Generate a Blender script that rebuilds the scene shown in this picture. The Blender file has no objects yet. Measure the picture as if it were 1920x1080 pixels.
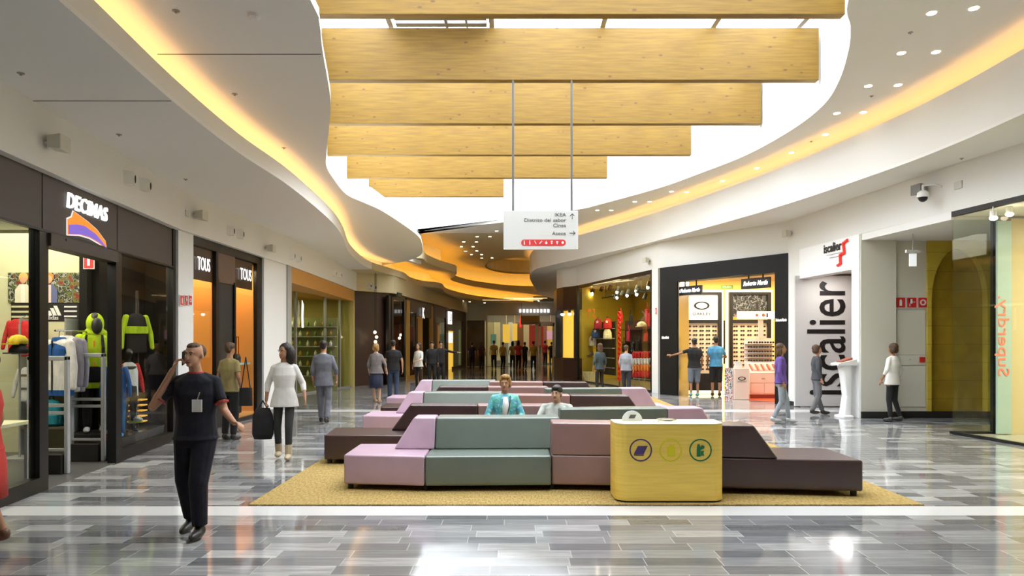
import bpy, bmesh, math, random
from mathutils import Vector, Matrix, noise
PI = math.pi
R = random.Random(7)
SC = bpy.context.scene
COL = SC.collection

# ------------------------------------------------------------------ camera, sky, exposure
CAMZ, F, HY = 1.75, 1280.0, 640.0
cam_d = bpy.data.cameras.new('camera'); cam = bpy.data.objects.new('camera', cam_d); COL.objects.link(cam)
cam.location = (0, 0, CAMZ); cam.rotation_euler = (PI/2, 0, 0)
cam_d.sensor_width = 36; cam_d.lens = 24.0; cam_d.shift_y = (HY-540)/1920
cam_d.clip_start = .05; cam_d.clip_end = 300
SC.camera = cam
SC.view_settings.view_transform = 'Standard'; SC.view_settings.look = 'None'
SC.view_settings.gamma = 1; SC.view_settings.use_curve_mapping = False
SC.view_settings.exposure = 0.15
SC.cycles.max_bounces = 8; SC.cycles.diffuse_bounces = 5; SC.cycles.glossy_bounces = 4
SC.cycles.transparent_max_bounces = 16; SC.cycles.sample_clamp_indirect = 6
SC.cycles.caustics_reflective = False; SC.cycles.caustics_refractive = False
SC.cycles.use_denoising = True
w = bpy.data.worlds.new('sky'); SC.world = w; w.use_nodes = True
w.node_tree.nodes['Background'].inputs[0].default_value = (.93, .97, 1, 1)
w.node_tree.nodes['Background'].inputs[1].default_value = 9.0

def at(u, v, z):          # a picture point taken to the level z
    D = (z-CAMZ)*F/(HY-v)
    return ((u-960)/F*D, D)
def atD(u, D): return (u-960)/F*D
def zat(v, D): return CAMZ+(HY-v)/F*D

# ------------------------------------------------------------------ materials
MATS = {}
def M(name, col=(.5,.5,.5), rough=.6, metal=0, emit=0, alpha=1, spec=.5, ecol=None, coat=0):
    if name in MATS: return MATS[name]
    m = bpy.data.materials.new(name); m.use_nodes = True
    b = m.node_tree.nodes['Principled BSDF']
    b.inputs['Base Color'].default_value = (*col, 1); b.inputs['Roughness'].default_value = rough
    b.inputs['Metallic'].default_value = metal; b.inputs['Specular IOR Level'].default_value = spec
    b.inputs['Coat Weight'].default_value = coat
    if emit:
        b.inputs['Emission Color'].default_value = (*(ecol or col), 1); b.inputs['Emission Strength'].default_value = emit
    MATS[name] = m
    return m
def nodes(m):
    nt = m.node_tree; return nt, nt.nodes, nt.links, nt.nodes['Principled BSDF']
def noisy(name, c1, c2, scale=(5,5,5), rough=.6, bump=0, detail=4, lo=.35, hi=.65, spec=.4):
    """two colours mixed by an object-space noise, with optional bump"""
    if name in MATS: return MATS[name]
    m = M(name, c1, rough, spec=spec); nt, N, L, b = nodes(m)
    tc = N.new('ShaderNodeTexCoord'); mp = N.new('ShaderNodeMapping'); mp.inputs['Scale'].default_value = scale
    nz = N.new('ShaderNodeTexNoise'); nz.inputs['Scale'].default_value = 1; nz.inputs['Detail'].default_value = detail
    mr = N.new('ShaderNodeMapRange'); mr.inputs[1].default_value = lo; mr.inputs[2].default_value = hi
    mx = N.new('ShaderNodeMix'); mx.data_type = 'RGBA'; mx.inputs[6].default_value = (*c1,1); mx.inputs[7].default_value = (*c2,1)
    L.new(tc.outputs['Object'], mp.inputs[0]); L.new(mp.outputs[0], nz.inputs['Vector']); L.new(nz.outputs[0], mr.inputs[0])
    L.new(mr.outputs[0], mx.inputs[0]); L.new(mx.outputs[2], b.inputs['Base Color'])
    if bump:
        bp = N.new('ShaderNodeBump'); bp.inputs['Strength'].default_value = bump; bp.inputs['Distance'].default_value = .01
        L.new(nz.outputs[0], bp.inputs['Height']); L.new(bp.outputs[0], b.inputs['Normal'])
    return m
def glass(name, tint=(.93,.97,.95), refl=1.0):
    if name in MATS: return MATS[name]
    m = bpy.data.materials.new(name); m.use_nodes = True; nt = m.node_tree; nt.nodes.clear(); N = nt.nodes; L = nt.links
    o = N.new('ShaderNodeOutputMaterial'); mx = N.new('ShaderNodeMixShader'); t = N.new('ShaderNodeBsdfTransparent'); g = N.new('ShaderNodeBsdfGlossy')
    fr = N.new('ShaderNodeFresnel'); fr.inputs[0].default_value = 1.5
    mu = N.new('ShaderNodeMath'); mu.operation = 'MULTIPLY'; mu.inputs[1].default_value = refl
    t.inputs[0].default_value = (*tint,1); g.inputs['Roughness'].default_value = 0.02
    ge = N.new('ShaderNodeNewGeometry'); fb = N.new('ShaderNodeMath'); fb.operation = 'SUBTRACT'; fb.inputs[0].default_value = 1; L.new(ge.outputs['Backfacing'], fb.inputs[1]); ff = N.new('ShaderNodeMath'); ff.operation = 'MULTIPLY'; L.new(fb.outputs[0], ff.inputs[0]); L.new(fr.outputs[0], ff.inputs[1])
    L.new(ff.outputs[0], mu.inputs[0]); L.new(mu.outputs[0], mx.inputs[0]); L.new(t.outputs[0], mx.inputs[1]); L.new(g.outputs[0], mx.inputs[2]); L.new(mx.outputs[0], o.inputs[0])
    MATS[name] = m; return m

def math_node(N, L, op, a, b=None):
    n = N.new('ShaderNodeMath'); n.operation = op
    for k, x in enumerate((a, b)):
        if x is None: continue
        if isinstance(x, (int, float)): n.inputs[k].default_value = x
        else: L.new(x, n.inputs[k])
    return n.outputs[0]

def floor_mat():
    m = M('polished_stone', (.3,.3,.3), .06, spec=.9); nt, N, L, b = nodes(m)
    tc = N.new('ShaderNodeTexCoord'); sp = N.new('ShaderNodeSeparateXYZ'); L.new(tc.outputs['Object'], sp.inputs[0])
    mt = lambda op, a, c=None: math_node(N, L, op, a, c)
    X, Y = sp.outputs[0], sp.outputs[1]
    ry = mt('DIVIDE', Y, .197); row = mt('FLOOR', ry); fy = mt('FRACT', ry)
    wn = N.new('ShaderNodeTexWhiteNoise'); wn.noise_dimensions = '1D'; L.new(row, wn.inputs['W'])
    rx = mt('ADD', mt('DIVIDE', X, .60), wn.outputs[0]); colx = mt('FLOOR', rx); fx = mt('FRACT', rx)
    cb = N.new('ShaderNodeCombineXYZ'); L.new(colx, cb.inputs[0]); L.new(row, cb.inputs[1])
    w2 = N.new('ShaderNodeTexWhiteNoise'); w2.noise_dimensions = '2D'; L.new(cb.outputs[0], w2.inputs['Vector'])
    # streaks along the tile
    mp = N.new('ShaderNodeMapping'); mp.inputs['Scale'].default_value = (1.1, 9, 1); L.new(tc.outputs['Object'], mp.inputs[0])
    sh = N.new('ShaderNodeVectorMath'); sh.operation = 'ADD'; L.new(mp.outputs[0], sh.inputs[0])
    sc = N.new('ShaderNodeVectorMath'); sc.operation = 'SCALE'; sc.inputs[3].default_value = 40; L.new(w2.outputs[1], sc.inputs[0]); L.new(sc.outputs[0], sh.inputs[1])
    nz = N.new('ShaderNodeTexNoise'); nz.inputs['Scale'].default_value = 2.2; nz.inputs['Detail'].default_value = 6; nz.inputs['Roughness'].default_value = .62
    L.new(sh.outputs[0], nz.inputs['Vector'])
    val = mt('ADD', mt('MULTIPLY', w2.outputs[0], .62), mt('MULTIPLY', nz.outputs[0], .55))
    cr = N.new('ShaderNodeValToRGB'); e = cr.color_ramp.elements
    e[0].position = .12; e[0].color = (.10,.103,.108,1); e[1].position = 1.05; e[1].color = (.56,.56,.55,1)
    q = e.new(.5); q.color = (.19,.193,.2,1); q = e.new(.75); q.color = (.3,.3,.3,1)
    L.new(val, cr.inputs[0])
    jx = mt('LESS_THAN', fx, .012); jy = mt('LESS_THAN', fy, .03); j = mt('MAXIMUM', jx, mt('MULTIPLY', jy, .8))
    mj = N.new('ShaderNodeMix'); mj.data_type = 'RGBA'; L.new(mt('MULTIPLY', j, .7), mj.inputs[0]); L.new(cr.outputs[0], mj.inputs[6]); mj.inputs[7].default_value = (.55,.55,.53,1)
    # white bands across the mall
    def band(y0, y1): return mt('MULTIPLY', mt('GREATER_THAN', Y, y0), mt('LESS_THAN', Y, y1))
    bd = mt('MAXIMUM', mt('MAXIMUM', band(6.86, 7.24), band(16.9, 17.5)), band(33, 33.8))
    mb = N.new('ShaderNodeMix'); mb.data_type = 'RGBA'; L.new(bd, mb.inputs[0]); L.new(mj.outputs[2], mb.inputs[6]); mb.inputs[7].default_value = (.72,.72,.71,1)
    L.new(mb.outputs[2], b.inputs['Base Color'])
    rr = N.new('ShaderNodeMapRange'); L.new(nz.outputs[0], rr.inputs[0]); rr.inputs[3].default_value = .03; rr.inputs[4].default_value = .12
    L.new(rr.outputs[0], b.inputs['Roughness'])
    b.inputs['IOR'].default_value = 1.6
    return m

def wood_mat():
    m = M('laminated_spruce', (.8,.45,.1), .55); nt, N, L, b = nodes(m)
    tc = N.new('ShaderNodeTexCoord'); mp = N.new('ShaderNodeMapping'); mp.inputs['Scale'].default_value = (.55, 3, 9); L.new(tc.outputs['Object'], mp.inputs[0])
    nz = N.new('ShaderNodeTexNoise'); nz.inputs['Scale'].default_value = 3; nz.inputs['Detail'].default_value = 7; L.new(mp.outputs[0], nz.inputs['Vector'])
    cr = N.new('ShaderNodeValToRGB'); e = cr.color_ramp.elements; e[0].position = .3; e[0].color = (.18,.094,.005,1); e[1].position = .65; e[1].color = (.26,.148,.010,1)
    L.new(nz.outputs[0], cr.inputs[0])
    vm = N.new('ShaderNodeMapping'); vm.inputs['Scale'].default_value = (2.6, 1, 5.2); L.new(tc.outputs['Object'], vm.inputs[0])
    vo = N.new('ShaderNodeTexVoronoi'); vo.inputs['Scale'].default_value = 1.15; L.new(vm.outputs[0], vo.inputs['Vector'])
    lt = N.new('ShaderNodeMapRange'); lt.inputs[1].default_value = .07; lt.inputs[2].default_value = .15; lt.inputs[3].default_value = .85; lt.inputs[4].default_value = 0; L.new(vo.outputs['Distance'], lt.inputs[0])
    mx = N.new('ShaderNodeMix'); mx.data_type = 'RGBA'; L.new(lt.outputs[0], mx.inputs[0]); L.new(cr.outputs[0], mx.inputs[6]); mx.inputs[7].default_value = (.1,.04,.006,1)
    L.new(mx.outputs[2], b.inputs['Base Color'])
    return m

def block_mat(name, c1, c2):
    m = noisy(name, c1, c2, (3,3,3), .8, .1); nt, N, L, b = nodes(m)
    tc = N.new('ShaderNodeTexCoord'); sp = N.new('ShaderNodeSeparateXYZ'); L.new(tc.outputs['Object'], sp.inputs[0])
    jz = math_node(N, L, 'LESS_THAN', math_node(N, L, 'FRACT', math_node(N, L, 'DIVIDE', sp.outputs[2], .42)), .025)
    mx = N.new('ShaderNodeMix'); mx.data_type = 'RGBA'; L.new(jz, mx.inputs[0]); old = b.inputs['Base Color'].links[0].from_socket
    L.new(old, mx.inputs[6]); mx.inputs[7].default_value = (*(x*.55 for x in c1), 1); L.new(mx.outputs[2], b.inputs['Base Color']); return m
def picture_mat(name, cols, scale=6, seed=0, emit=0):
    """a printed picture: cells of a few colours"""
    m = M(name, cols[0], .5); nt, N, L, b = nodes(m)
    tc = N.new('ShaderNodeTexCoord'); vo = N.new('ShaderNodeTexNoise'); vo.inputs['Scale'].default_value = scale; vo.inputs['Detail'].default_value = 2
    mp = N.new('ShaderNodeMapping'); mp.inputs['Location'].default_value = (seed, seed*2, 0); L.new(tc.outputs['Object'], mp.inputs[0]); L.new(mp.outputs[0], vo.inputs['Vector'])
    cr = N.new('ShaderNodeValToRGB'); cr.color_ramp.interpolation = 'CONSTANT'; e = cr.color_ramp.elements
    n = len(cols); e[0].position = .3; e[0].color = (*cols[0],1); e[1].position = .36; e[1].color = (*cols[1],1)
    for k in range(2, n):
        q = e.new(.36+.3*(k-1)/(n-1)); q.color = (*cols[k],1)
    L.new(vo.outputs[0], cr.inputs[0]); L.new(cr.outputs[0], b.inputs['Base Color'])
    if emit: L.new(cr.outputs[0], b.inputs['Emission Color']); b.inputs['Emission Strength'].default_value = emit
    return m

FARC = M('amber_light_tint', (.58,.50,.30), .75); WALL = M('white_paint', (.74,.74,.71), .7); CEIL = M('ceiling_paint', (.78,.78,.76), .75); UPW = M('bright_white_paint', (.86,.87,.87), .6)  # FARC: amber light of the far end put into the surface colour
BLK = M('black_matte', (.012,.011,.011), .5); DKBR = M('dark_bronze', (.04,.032,.028), .4); BLKM = M('black_metal', (.015,.015,.016), .3, .4)
GREY = M('grey_metal', (.42,.43,.44), .35, .5); WHT = M('white_plastic', (.75,.75,.73), .45); CHR = M('steel', (.6,.6,.6), .2, 1)
RED = M('red_print', (.6,.02,.02), .5); GL = glass('clear_glass', (.95,.97,.96), .8); GLG = glass('greenish_glass', (.86,.89,.8), 1)
LED = M('amber_led', (1,.45,.08), .5, emit=8.5, ecol=(1,.56,.2)); LEDF = M('amber_led_far', (1,.4,.05), .5, emit=12, ecol=(1,.5,.07)); LEDN = M('amber_led_dim', (1,.45,.08), .5, emit=5, ecol=(1,.5,.1))
LAMP = M('lamp_glow', (1,.85,.6), .5, emit=25, ecol=(1,.84,.6)); LETW = M('lit_letter', (1,1,1), .5, emit=1.1)
WOOD = wood_mat()

# ------------------------------------------------------------------ mesh builder
class MB:
    def __init__(s): s.bm = bmesh.new()
    def box(s, x0, x1, y0, y1, z0, z1, rot=0, mat=None):
        r = bmesh.ops.create_cube(s.bm, size=1)
        m = Matrix.Translation(((x0+x1)/2, (y0+y1)/2, (z0+z1)/2)) @ Matrix.Rotation(rot, 4, 'Z') @ Matrix.Diagonal((abs(x1-x0), abs(y1-y0), abs(z1-z0), 1))
        if mat is not None: m = mat @ m
        bmesh.ops.transform(s.bm, matrix=m, verts=r['verts']); return s
    def prism(s, pts, z0, z1):
        a = [s.bm.verts.new((p[0], p[1], z0)) for p in pts]; b = [s.bm.verts.new((p[0], p[1], z1)) for p in pts]
        n = len(pts); s.bm.faces.new(a[::-1]); s.bm.faces.new(b)
        for i in range(n): s.bm.faces.new((a[i], a[(i+1)%n], b[(i+1)%n], b[i]))
        return s
    def prism_xz(s, pts, y0, y1):
        a = [s.bm.verts.new((p[0], y0, p[1])) for p in pts]; b = [s.bm.verts.new((p[0], y1, p[1])) for p in pts]
        n = len(pts); s.bm.faces.new(a); s.bm.faces.new(b[::-1])
        for i in range(n): s.bm.faces.new((a[(i+1)%n], a[i], b[i], b[(i+1)%n]))
        return s
    def hexa(s, low, high):      # two 4-point loops
        a = [s.bm.verts.new(p) for p in low]; b = [s.bm.verts.new(p) for p in high]
        s.bm.faces.new(a[::-1]); s.bm.faces.new(b)
        for i in range(4): s.bm.faces.new((a[i], a[(i+1)%4], b[(i+1)%4], b[i]))
        return s
    def cyl(s, p0, p1, r0, r1=None, seg=12, caps=True):
        p0, p1 = Vector(p0), Vector(p1); r1 = r0 if r1 is None else r1; d = p1-p0
        if d.length < 1e-6: return s
        q = d.to_track_quat('Z', 'Y').to_matrix().to_4x4()
        r = bmesh.ops.create_cone(s.bm, cap_ends=caps, segments=seg, radius1=r0, radius2=r1, depth=d.length)
        bmesh.ops.transform(s.bm, matrix=Matrix.Translation((p0+p1)/2) @ q, verts=r['verts']); return s
    def ell(s, c, rx, ry=None, rz=None, seg=14, mat=None):
        ry = rx if ry is None else ry; rz = rx if rz is None else rz
        r = bmesh.ops.create_uvsphere(s.bm, u_segments=seg, v_segments=max(6, seg*2//3), radius=1)
        m = Matrix.Translation(c) @ (mat or Matrix.Identity(4)) @ Matrix.Diagonal((rx, ry, rz, 1))
        bmesh.ops.transform(s.bm, matrix=m, verts=r['verts']); return s
    def cap(s, p0, p1, r0, r1, seg=12):   # tapered capsule
        s.cyl(p0, p1, r0, r1, seg); s.ell(p0, r0, seg=seg); s.ell(p1, r1, seg=seg); return s
    def tube(s, pts, r, seg=8):
        for a, b in zip(pts, pts[1:]): s.cyl(a, b, r, r, seg)
        for p in pts[1:-1]: s.ell(p, r, seg=seg)
        return s
    def loft(s, rings, seg=20, pw=2.3):        # rings: (cx,cy,cz,rx,ry)
        L = []
        for (cx, cy, cz, rx, ry) in rings:
            vs = []
            for k in range(seg):
                a = 2*PI*k/seg; c, q = math.cos(a), math.sin(a)
                vs.append(s.bm.verts.new((cx+rx*math.copysign(abs(c)**(2/pw), c), cy+ry*math.copysign(abs(q)**(2/pw), q), cz)))
            L.append(vs)
        for A, B in zip(L, L[1:]):
            for k in range(seg): s.bm.faces.new((A[k], A[(k+1)%seg], B[(k+1)%seg], B[k]))
        s.bm.faces.new(L[0][::-1]); s.bm.faces.new(L[-1]); return s
    def lathe(s, c, prof, seg=20):    # prof: (r,z)
        return s.loft([(c[0], c[1], c[2]+z, max(r, .001), max(r, .001)) for r, z in prof], seg, 2)
    def ring(s, c, r, t, th, axis='y', seg=32):   # flat ring of inner radius r, width t, in the xz plane, thickness th
        o = []; 
        for k in range(seg):
            a = 2*PI*k/seg
            for rr in (r, r+t):
                for yy in (0, th): o.append(s.bm.verts.new((c[0]+rr*math.cos(a), c[1]+yy, c[2]+rr*math.sin(a))))
        for k in range(seg):
            A = o[4*k:4*k+4]; k2 = (k+1) % seg; B = o[4*k2:4*k2+4]
            for i, j in ((0, 2), (2, 3), (3, 1), (1, 0)): s.bm.faces.new((A[i], A[j], B[j], B[i]))
        return s
    def mesh(s, name, mats, smooth=False):
        bmesh.ops.recalc_face_normals(s.bm, faces=s.bm.faces)
        me = bpy.data.meshes.new(name); s.bm.to_mesh(me); s.bm.free()
        for m in (mats if isinstance(mats, (list, tuple)) else [mats]): me.materials.append(m)
        if smooth:
            for p in me.polygons: p.use_smooth = True
        return me

def link(name, me, parent=None, loc=None, rz=None):
    o = bpy.data.objects.new(name, me); COL.objects.link(o)
    if parent: o.parent = parent
    if loc is not None: o.location = loc
    if rz is not None: o.rotation_euler = (0, 0, rz)
    return o
def part(name, mb, mat, parent, label=None, bevel=0, smooth=False, vox=0, kind=None, seg=2):
    o = link(name, mb.mesh(name, mat, smooth or vox > 0), parent)
    if bevel:
        b = o.modifiers.new('bevel', 'BEVEL'); b.width = bevel; b.segments = seg; b.limit_method = 'ANGLE'; b.angle_limit = .6
        b.harden_normals = False
    if vox:
        r = o.modifiers.new('remesh', 'REMESH'); r.mode = 'VOXEL'; r.voxel_size = vox; r.use_smooth_shade = True
        q = o.modifiers.new('smooth', 'SMOOTH'); q.factor = .5; q.iterations = 4
    if label: o['label'] = label
    if kind: o['kind'] = kind
    return o
def tag(o, label, cat, group=None, kind=None):
    o['label'] = label; o['category'] = cat
    if group: o['group'] = group
    if kind: o['kind'] = kind
    return o
def thing(name, label, cat, loc=(0,0,0), rz=0, group=None):
    o = link(name, None, None, loc, rz); return tag(o, label, cat, group)
def solo(name, mb, mat, label, cat, loc=(0,0,0), rz=0, group=None, **k):
    o = part(name, mb, mat, None, **k); o.location = loc; o.rotation_euler = (0, 0, rz); return tag(o, label, cat, group)
def struct(name, mb_or_me, mat=None, parent=None):
    me = mb_or_me.mesh(name, mat) if isinstance(mb_or_me, MB) else mb_or_me
    o = link(name, me, parent)
    if not parent: o['kind'] = 'structure'
    return o
def dup(root, loc, rz, label=None, group=None):
    r = root.copy(); COL.objects.link(r); r.location = loc; r.rotation_euler = (0, 0, rz)
    if label: r['label'] = label
    if group: r['group'] = group
    for ch in list(root.children):
        c = ch.copy(); COL.objects.link(c); c.parent = r
        for g in list(ch.children):
            d = g.copy(); COL.objects.link(d); d.parent = c
    return r
def text(name, body, size, mat, parent=None, loc=(0,0,0), width=None, rot=0, shear=0, depth=.008, bold=0, mirror=False, align='CENTER', label=None):
    """lettering standing in the local xz plane and facing local -y"""
    c = bpy.data.curves.new(name, 'FONT'); c.body = body; c.size = size; c.align_x = align; c.align_y = 'CENTER'
    c.extrude = depth/2; c.shear = shear; c.offset = bold; c.resolution_u = 3
    t = bpy.data.objects.new(name, c); me = bpy.data.meshes.new_from_object(t); bpy.data.objects.remove(t)
    if width:
        xs = [v.co.x for v in me.vertices]; k = width/(max(xs)-min(xs))
    else: k = 1
    T = Matrix.Translation(loc) @ Matrix.Rotation(PI/2, 4, 'X') @ Matrix.Rotation(rot, 4, 'Z') @ Matrix.Diagonal((k, -1 if mirror else 1, 1, 1))
    me.transform(T); me.materials.clear(); me.materials.append(mat)
    o = link(name, me, parent)
    if label: o['label'] = label
    return o

def smooth_path(pts, n=6, closed=False):     # Catmull-Rom
    P = [Vector(p) for p in pts]; out = []; N = len(P)
    rng = range(N if closed else N-1)
    for i in rng:
        g = (lambda j: P[j % N]) if closed else (lambda j: P[min(max(j, 0), N-1)])
        p0, p1, p2, p3 = g(i-1), g(i), g(i+1), g(i+2)
        for k in range(n):
            t = k/n
            out.append(.5*((2*p1)+(-p0+p2)*t+(2*p0-5*p1+4*p2-p3)*t*t+(-p0+3*p1-3*p2+p3)*t**3))
    if not closed: out.append(P[-1])
    return [(p.x, p.y) for p in out]
def offset_path(pts, d):      # + is to the left of the walking direction
    out = []
    for i, p in enumerate(pts):
        a = Vector(pts[max(i-1, 0)]); b = Vector(pts[min(i+1, len(pts)-1)]); t = (b-a).normalized()
        out.append((p[0]-t.y*d, p[1]+t.x*d))
    return out
def ribbon(pts, z0, z1, th, closed=False):
    mb = MB(); q = offset_path(pts, th); n = len(pts)
    V = [[mb.bm.verts.new((p[0], p[1], z)) for z in (z0, z1)] + [mb.bm.verts.new((r[0], r[1], z)) for z in (z0, z1)] for p, r in zip(pts, q)]
    for i in range(n if closed else n-1):
        A, B = V[i], V[(i+1) % n]
        for a, b in ((0, 1), (1, 3), (3, 2), (2, 0)): mb.bm.faces.new((A[a], A[b], B[b], B[a]))
    if not closed:
        for A in (V[0], V[-1]): mb.bm.faces.new((A[0], A[1], A[3], A[2]))
    return mb
def slab(name, outer, holes, z, th, mat):
    c = bpy.data.curves.new(name, 'CURVE'); c.dimensions = '2D'; c.fill_mode = 'BOTH'; c.extrude = th/2
    for loop in [outer]+holes:
        s = c.splines.new('POLY'); s.points.add(len(loop)-1); s.use_cyclic_u = True
        for p, q in zip(s.points, loop): p.co = (q[0], q[1], 0, 1)
    t = bpy.data.objects.new(name, c); me = bpy.data.meshes.new_from_object(t); bpy.data.objects.remove(t)
    me.transform(Matrix.Translation((0, 0, z+th/2))); me.materials.clear(); me.materials.append(mat)
    return struct(name, me)
class Frame:      # local x runs from p0 to p1, local y points into the shop, -y towards the mall
    def __init__(s, p0, p1):
        s.p0 = Vector((p0[0], p0[1], 0)); d = Vector((p1[0]-p0[0], p1[1]-p0[1], 0)); s.L = d.length; s.rz = math.atan2(d.y, d.x)
        s.m = Matrix.Translation(s.p0) @ Matrix.Rotation(s.rz, 4, 'Z')
    def P(s, x, y=0, z=0): v = s.m @ Vector((x, y, z)); return (v.x, v.y, v.z)
def area(name, loc, sx, sy, power, col=(1,.9,.75), rot=(0,0,0)):
    l = bpy.data.lights.new(name, 'AREA'); l.shape = 'RECTANGLE'; l.size = sx; l.size_y = sy; l.energy = power; l.color = col
    o = bpy.data.objects.new(name, l); COL.objects.link(o); o.location = loc; o.rotation_euler = rot
    return o
# ------------------------------------------------------------------ floor and rug
fl = MB(); fl.box(-12, 15, -8, 60, -.1, 0); struct('floor', fl, floor_mat())
mr = noisy('straw_carpet', (.26,.17,.04), (.46,.33,.12), (60, 14, 1), .95, .6, 5)
solo('carpet_rug', MB().box(-3.6, 3.6, -8.6, 8.6, 0, .012), mr, 'big straw-yellow woven rug under the rows of benches', 'rug', (.79, 15.87, 0))

# ------------------------------------------------------------------ ceilings
Z_OP, Z_UL, Z_LL, Z_LR, Z_ROOF = 6.35, 4.95, 4.43, 5.07, 7.98
left_edge = [(-1.75, 3.4)] + [at(u, v, Z_UL) for u, v in ((583,2),(598,40),(605,97),(617,165),(620,200),(617,240),(612,290),(612,312),(625,335),(650,365),(687,382),(717,396),(757,422),(782,441),(790.6,455))] + [(-3.35, 25.2), (-4.2, 27.2), (-5.3, 28.6)]
LE = smooth_path(left_edge, 5)
op_right = [at(u, v, Z_OP) for u, v in ((1591,0),(1595,51),(1591,94),(1574,150),(1544,197),(1484,244),(1399,291),(1313,325),(1228,355),(1100,390))]
OR = smooth_path([(0.4, 4.0), (2.6, 5.2), (4.0, 7.2)] + op_right, 5)
far_corner = at(790, 438, Z_OP)
i_end = min(range(len(LE)), key=lambda i: abs(LE[i][1]-22.3) + (0 if LE[i][0] > -3.3 else 9))
LEo = LE[:i_end+1]
UPL = smooth_path([(-1.95,3.4),(-2.6,7),(-3.2,10.75),(-3.75,13.45),(-4.4,16.15),(-5.1,18.85),(-5.2,21.5),(-5.1,24.3),(-4.6,26.4),far_corner], 5)
hole = OR + [at(942, 417, Z_OP)] + UPL[::-1] + [(-1.2, 3.5)]
# round recess in the far ceiling
dome = [(.75+2.35*math.cos(a*PI/16), 42+4.6*math.sin(a*PI/16)) for a in range(32)]
slab('ceiling', [(-12,-7),(15,-7),(15,29),(-12,29)], [hole], Z_OP, .12, CEIL)
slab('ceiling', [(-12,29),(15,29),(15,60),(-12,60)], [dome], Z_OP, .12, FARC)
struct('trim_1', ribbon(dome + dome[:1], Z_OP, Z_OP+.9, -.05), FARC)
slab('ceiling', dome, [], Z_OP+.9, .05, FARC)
# white shaft walls of the roof light
struct('wall_skylight', ribbon(offset_path(OR + [at(942, 417, Z_OP), far_corner], -.012), Z_OP+.01, Z_ROOF+.3, -.25), UPW)
struct('wall_skylight', ribbon(UPL, Z_UL+.1, Z_ROOF+.3, .25), UPW)
struct('wall_skylight', ribbon([(0.4, 4.0), (-.5, 3.5), (-1.95, 3.4)], Z_OP+.01, Z_ROOF+.3, .25), UPW)
slab('ceiling', [(-12,-7),(15,-7),(15,60),(-12,60)], [hole], Z_ROOF+.3, .1, UPW)
# left upper ceiling, its lip, left lower ceiling
ll_edge = [(-3.3, -7), (-3.35, -1), (-3.42, 3)] + [at(u, v, Z_LL) for u, v in ((109,0),(323,189),(447,286),(544,350),(618,412),(642,443),(657,476),(690,502),(735,516),(758,523),(768,530),(790,536),(827,541),(841,551),(900,563),(1015,574))]
LL = smooth_path(ll_edge, 6)
slab('ceiling', [(-12,-7)] + [(-1.72,-7),(-1.72,0)] + LE + [(-6.5, 29.5), (-12, 29.5)], [], Z_UL, .1, CEIL)
LL1 = [p for p in LL if p[1] < 25.5]; LL2 = [LL1[-1]] + [p for p in LL if p[1] >= 25.5]
slab('ceiling', [(-12,-7)] + LL1 + [(-12, LL1[-1][1])], [], Z_LL, .05, CEIL)
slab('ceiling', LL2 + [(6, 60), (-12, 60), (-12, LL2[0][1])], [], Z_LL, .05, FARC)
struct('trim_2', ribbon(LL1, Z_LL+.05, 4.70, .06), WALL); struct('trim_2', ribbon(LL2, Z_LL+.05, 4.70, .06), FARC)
LLn = [p for p in LL if p[1] < 28.0]
solo('cove_light_strip', ribbon(offset_path(LLn, .13), 4.55, 4.6, .05), LED, 'glowing amber cove light strip behind the lip of the left ceiling', 'cove light')
struct('trim_3', ribbon(offset_path(LLn, .42), Z_LL+.05, Z_UL, .04), WALL)
# middle layer of the far ceiling (wavy), lower far lip light
ml_edge = [(-5.6, 28.4), at(786,484,5.2), at(800,492,5.2), at(825,502,5.2), at(855,511,5.2), at(852,518,5.2), at(846,525,5.2), at(875,534,5.2), at(905,539,5.2), at(965,545,5.2), (3.5, 47.2), (6, 47)]
ML = smooth_path(ml_edge, 6)
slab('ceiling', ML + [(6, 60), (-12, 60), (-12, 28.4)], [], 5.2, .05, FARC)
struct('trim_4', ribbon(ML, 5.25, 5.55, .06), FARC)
solo('cove_light_strip', ribbon(offset_path(ML, .15), 5.38, 5.44, .06), LEDF, 'glowing amber cove light strip behind the wavy middle ceiling lip', 'cove light')
struct('trim_5', ribbon(offset_path(ML, .8), 5.25, Z_OP, .05), WALL)
LLf = [p for p in LL if p[1] > 28.5]
solo('cove_light_strip', ribbon(offset_path(LLf, .13), 4.56, 4.62, .06), LEDF, 'glowing amber cove light strip along the lowest far ceiling lip', 'cove light')
struct('trim_6', ribbon(offset_path(LLf, .7), 4.48, 5.2, .05), WALL)
# right ceiling and its tall curved fascia
lr_edge = [(6.6,-7),(7.0,0),(7.35,5)] + [at(u, v, Z_LR) for u, v in ((1920,213),(1741,290),(1612,337),(1484,380),(1356,418),(1198,460),(1100,482),(1030,498),(1002,506),(993,520),(1003,540),(1012,552))]
LR = smooth_path(lr_edge, 6)
slab('ceiling', LR[::-1] + [(15,-7),(15,60),(5,60)], [], Z_LR, .05, CEIL)
struct('trim_7', ribbon(LR, Z_LR+.05, 6.02, -.08), WALL)
solo('cove_light_strip', ribbon(offset_path(LR, -.16), 5.86, 5.92, -.06), LED, 'glowing amber cove light strip behind the tall curved right fascia', 'cove light')
struct('trim_8', ribbon(offset_path(LR, -.7), Z_LR+.05, Z_OP, -.05), WALL)
# panel joints of the left ceilings (thin shadow gaps)
JN = M('shadow_gap', (.16,.16,.15), .8)
struct('trim_9', MB().box(-3.95, -2.13, 7.60, 7.612, 4.945, 4.95), JN)
struct('trim_9', MB().box(-5.42, -3.8, 7.60, 7.612, 4.425, 4.43), JN)
struct('trim_9', MB().box(-3.80, -3.79, 7.60, 7.612, 4.43, 4.70), JN)

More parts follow.
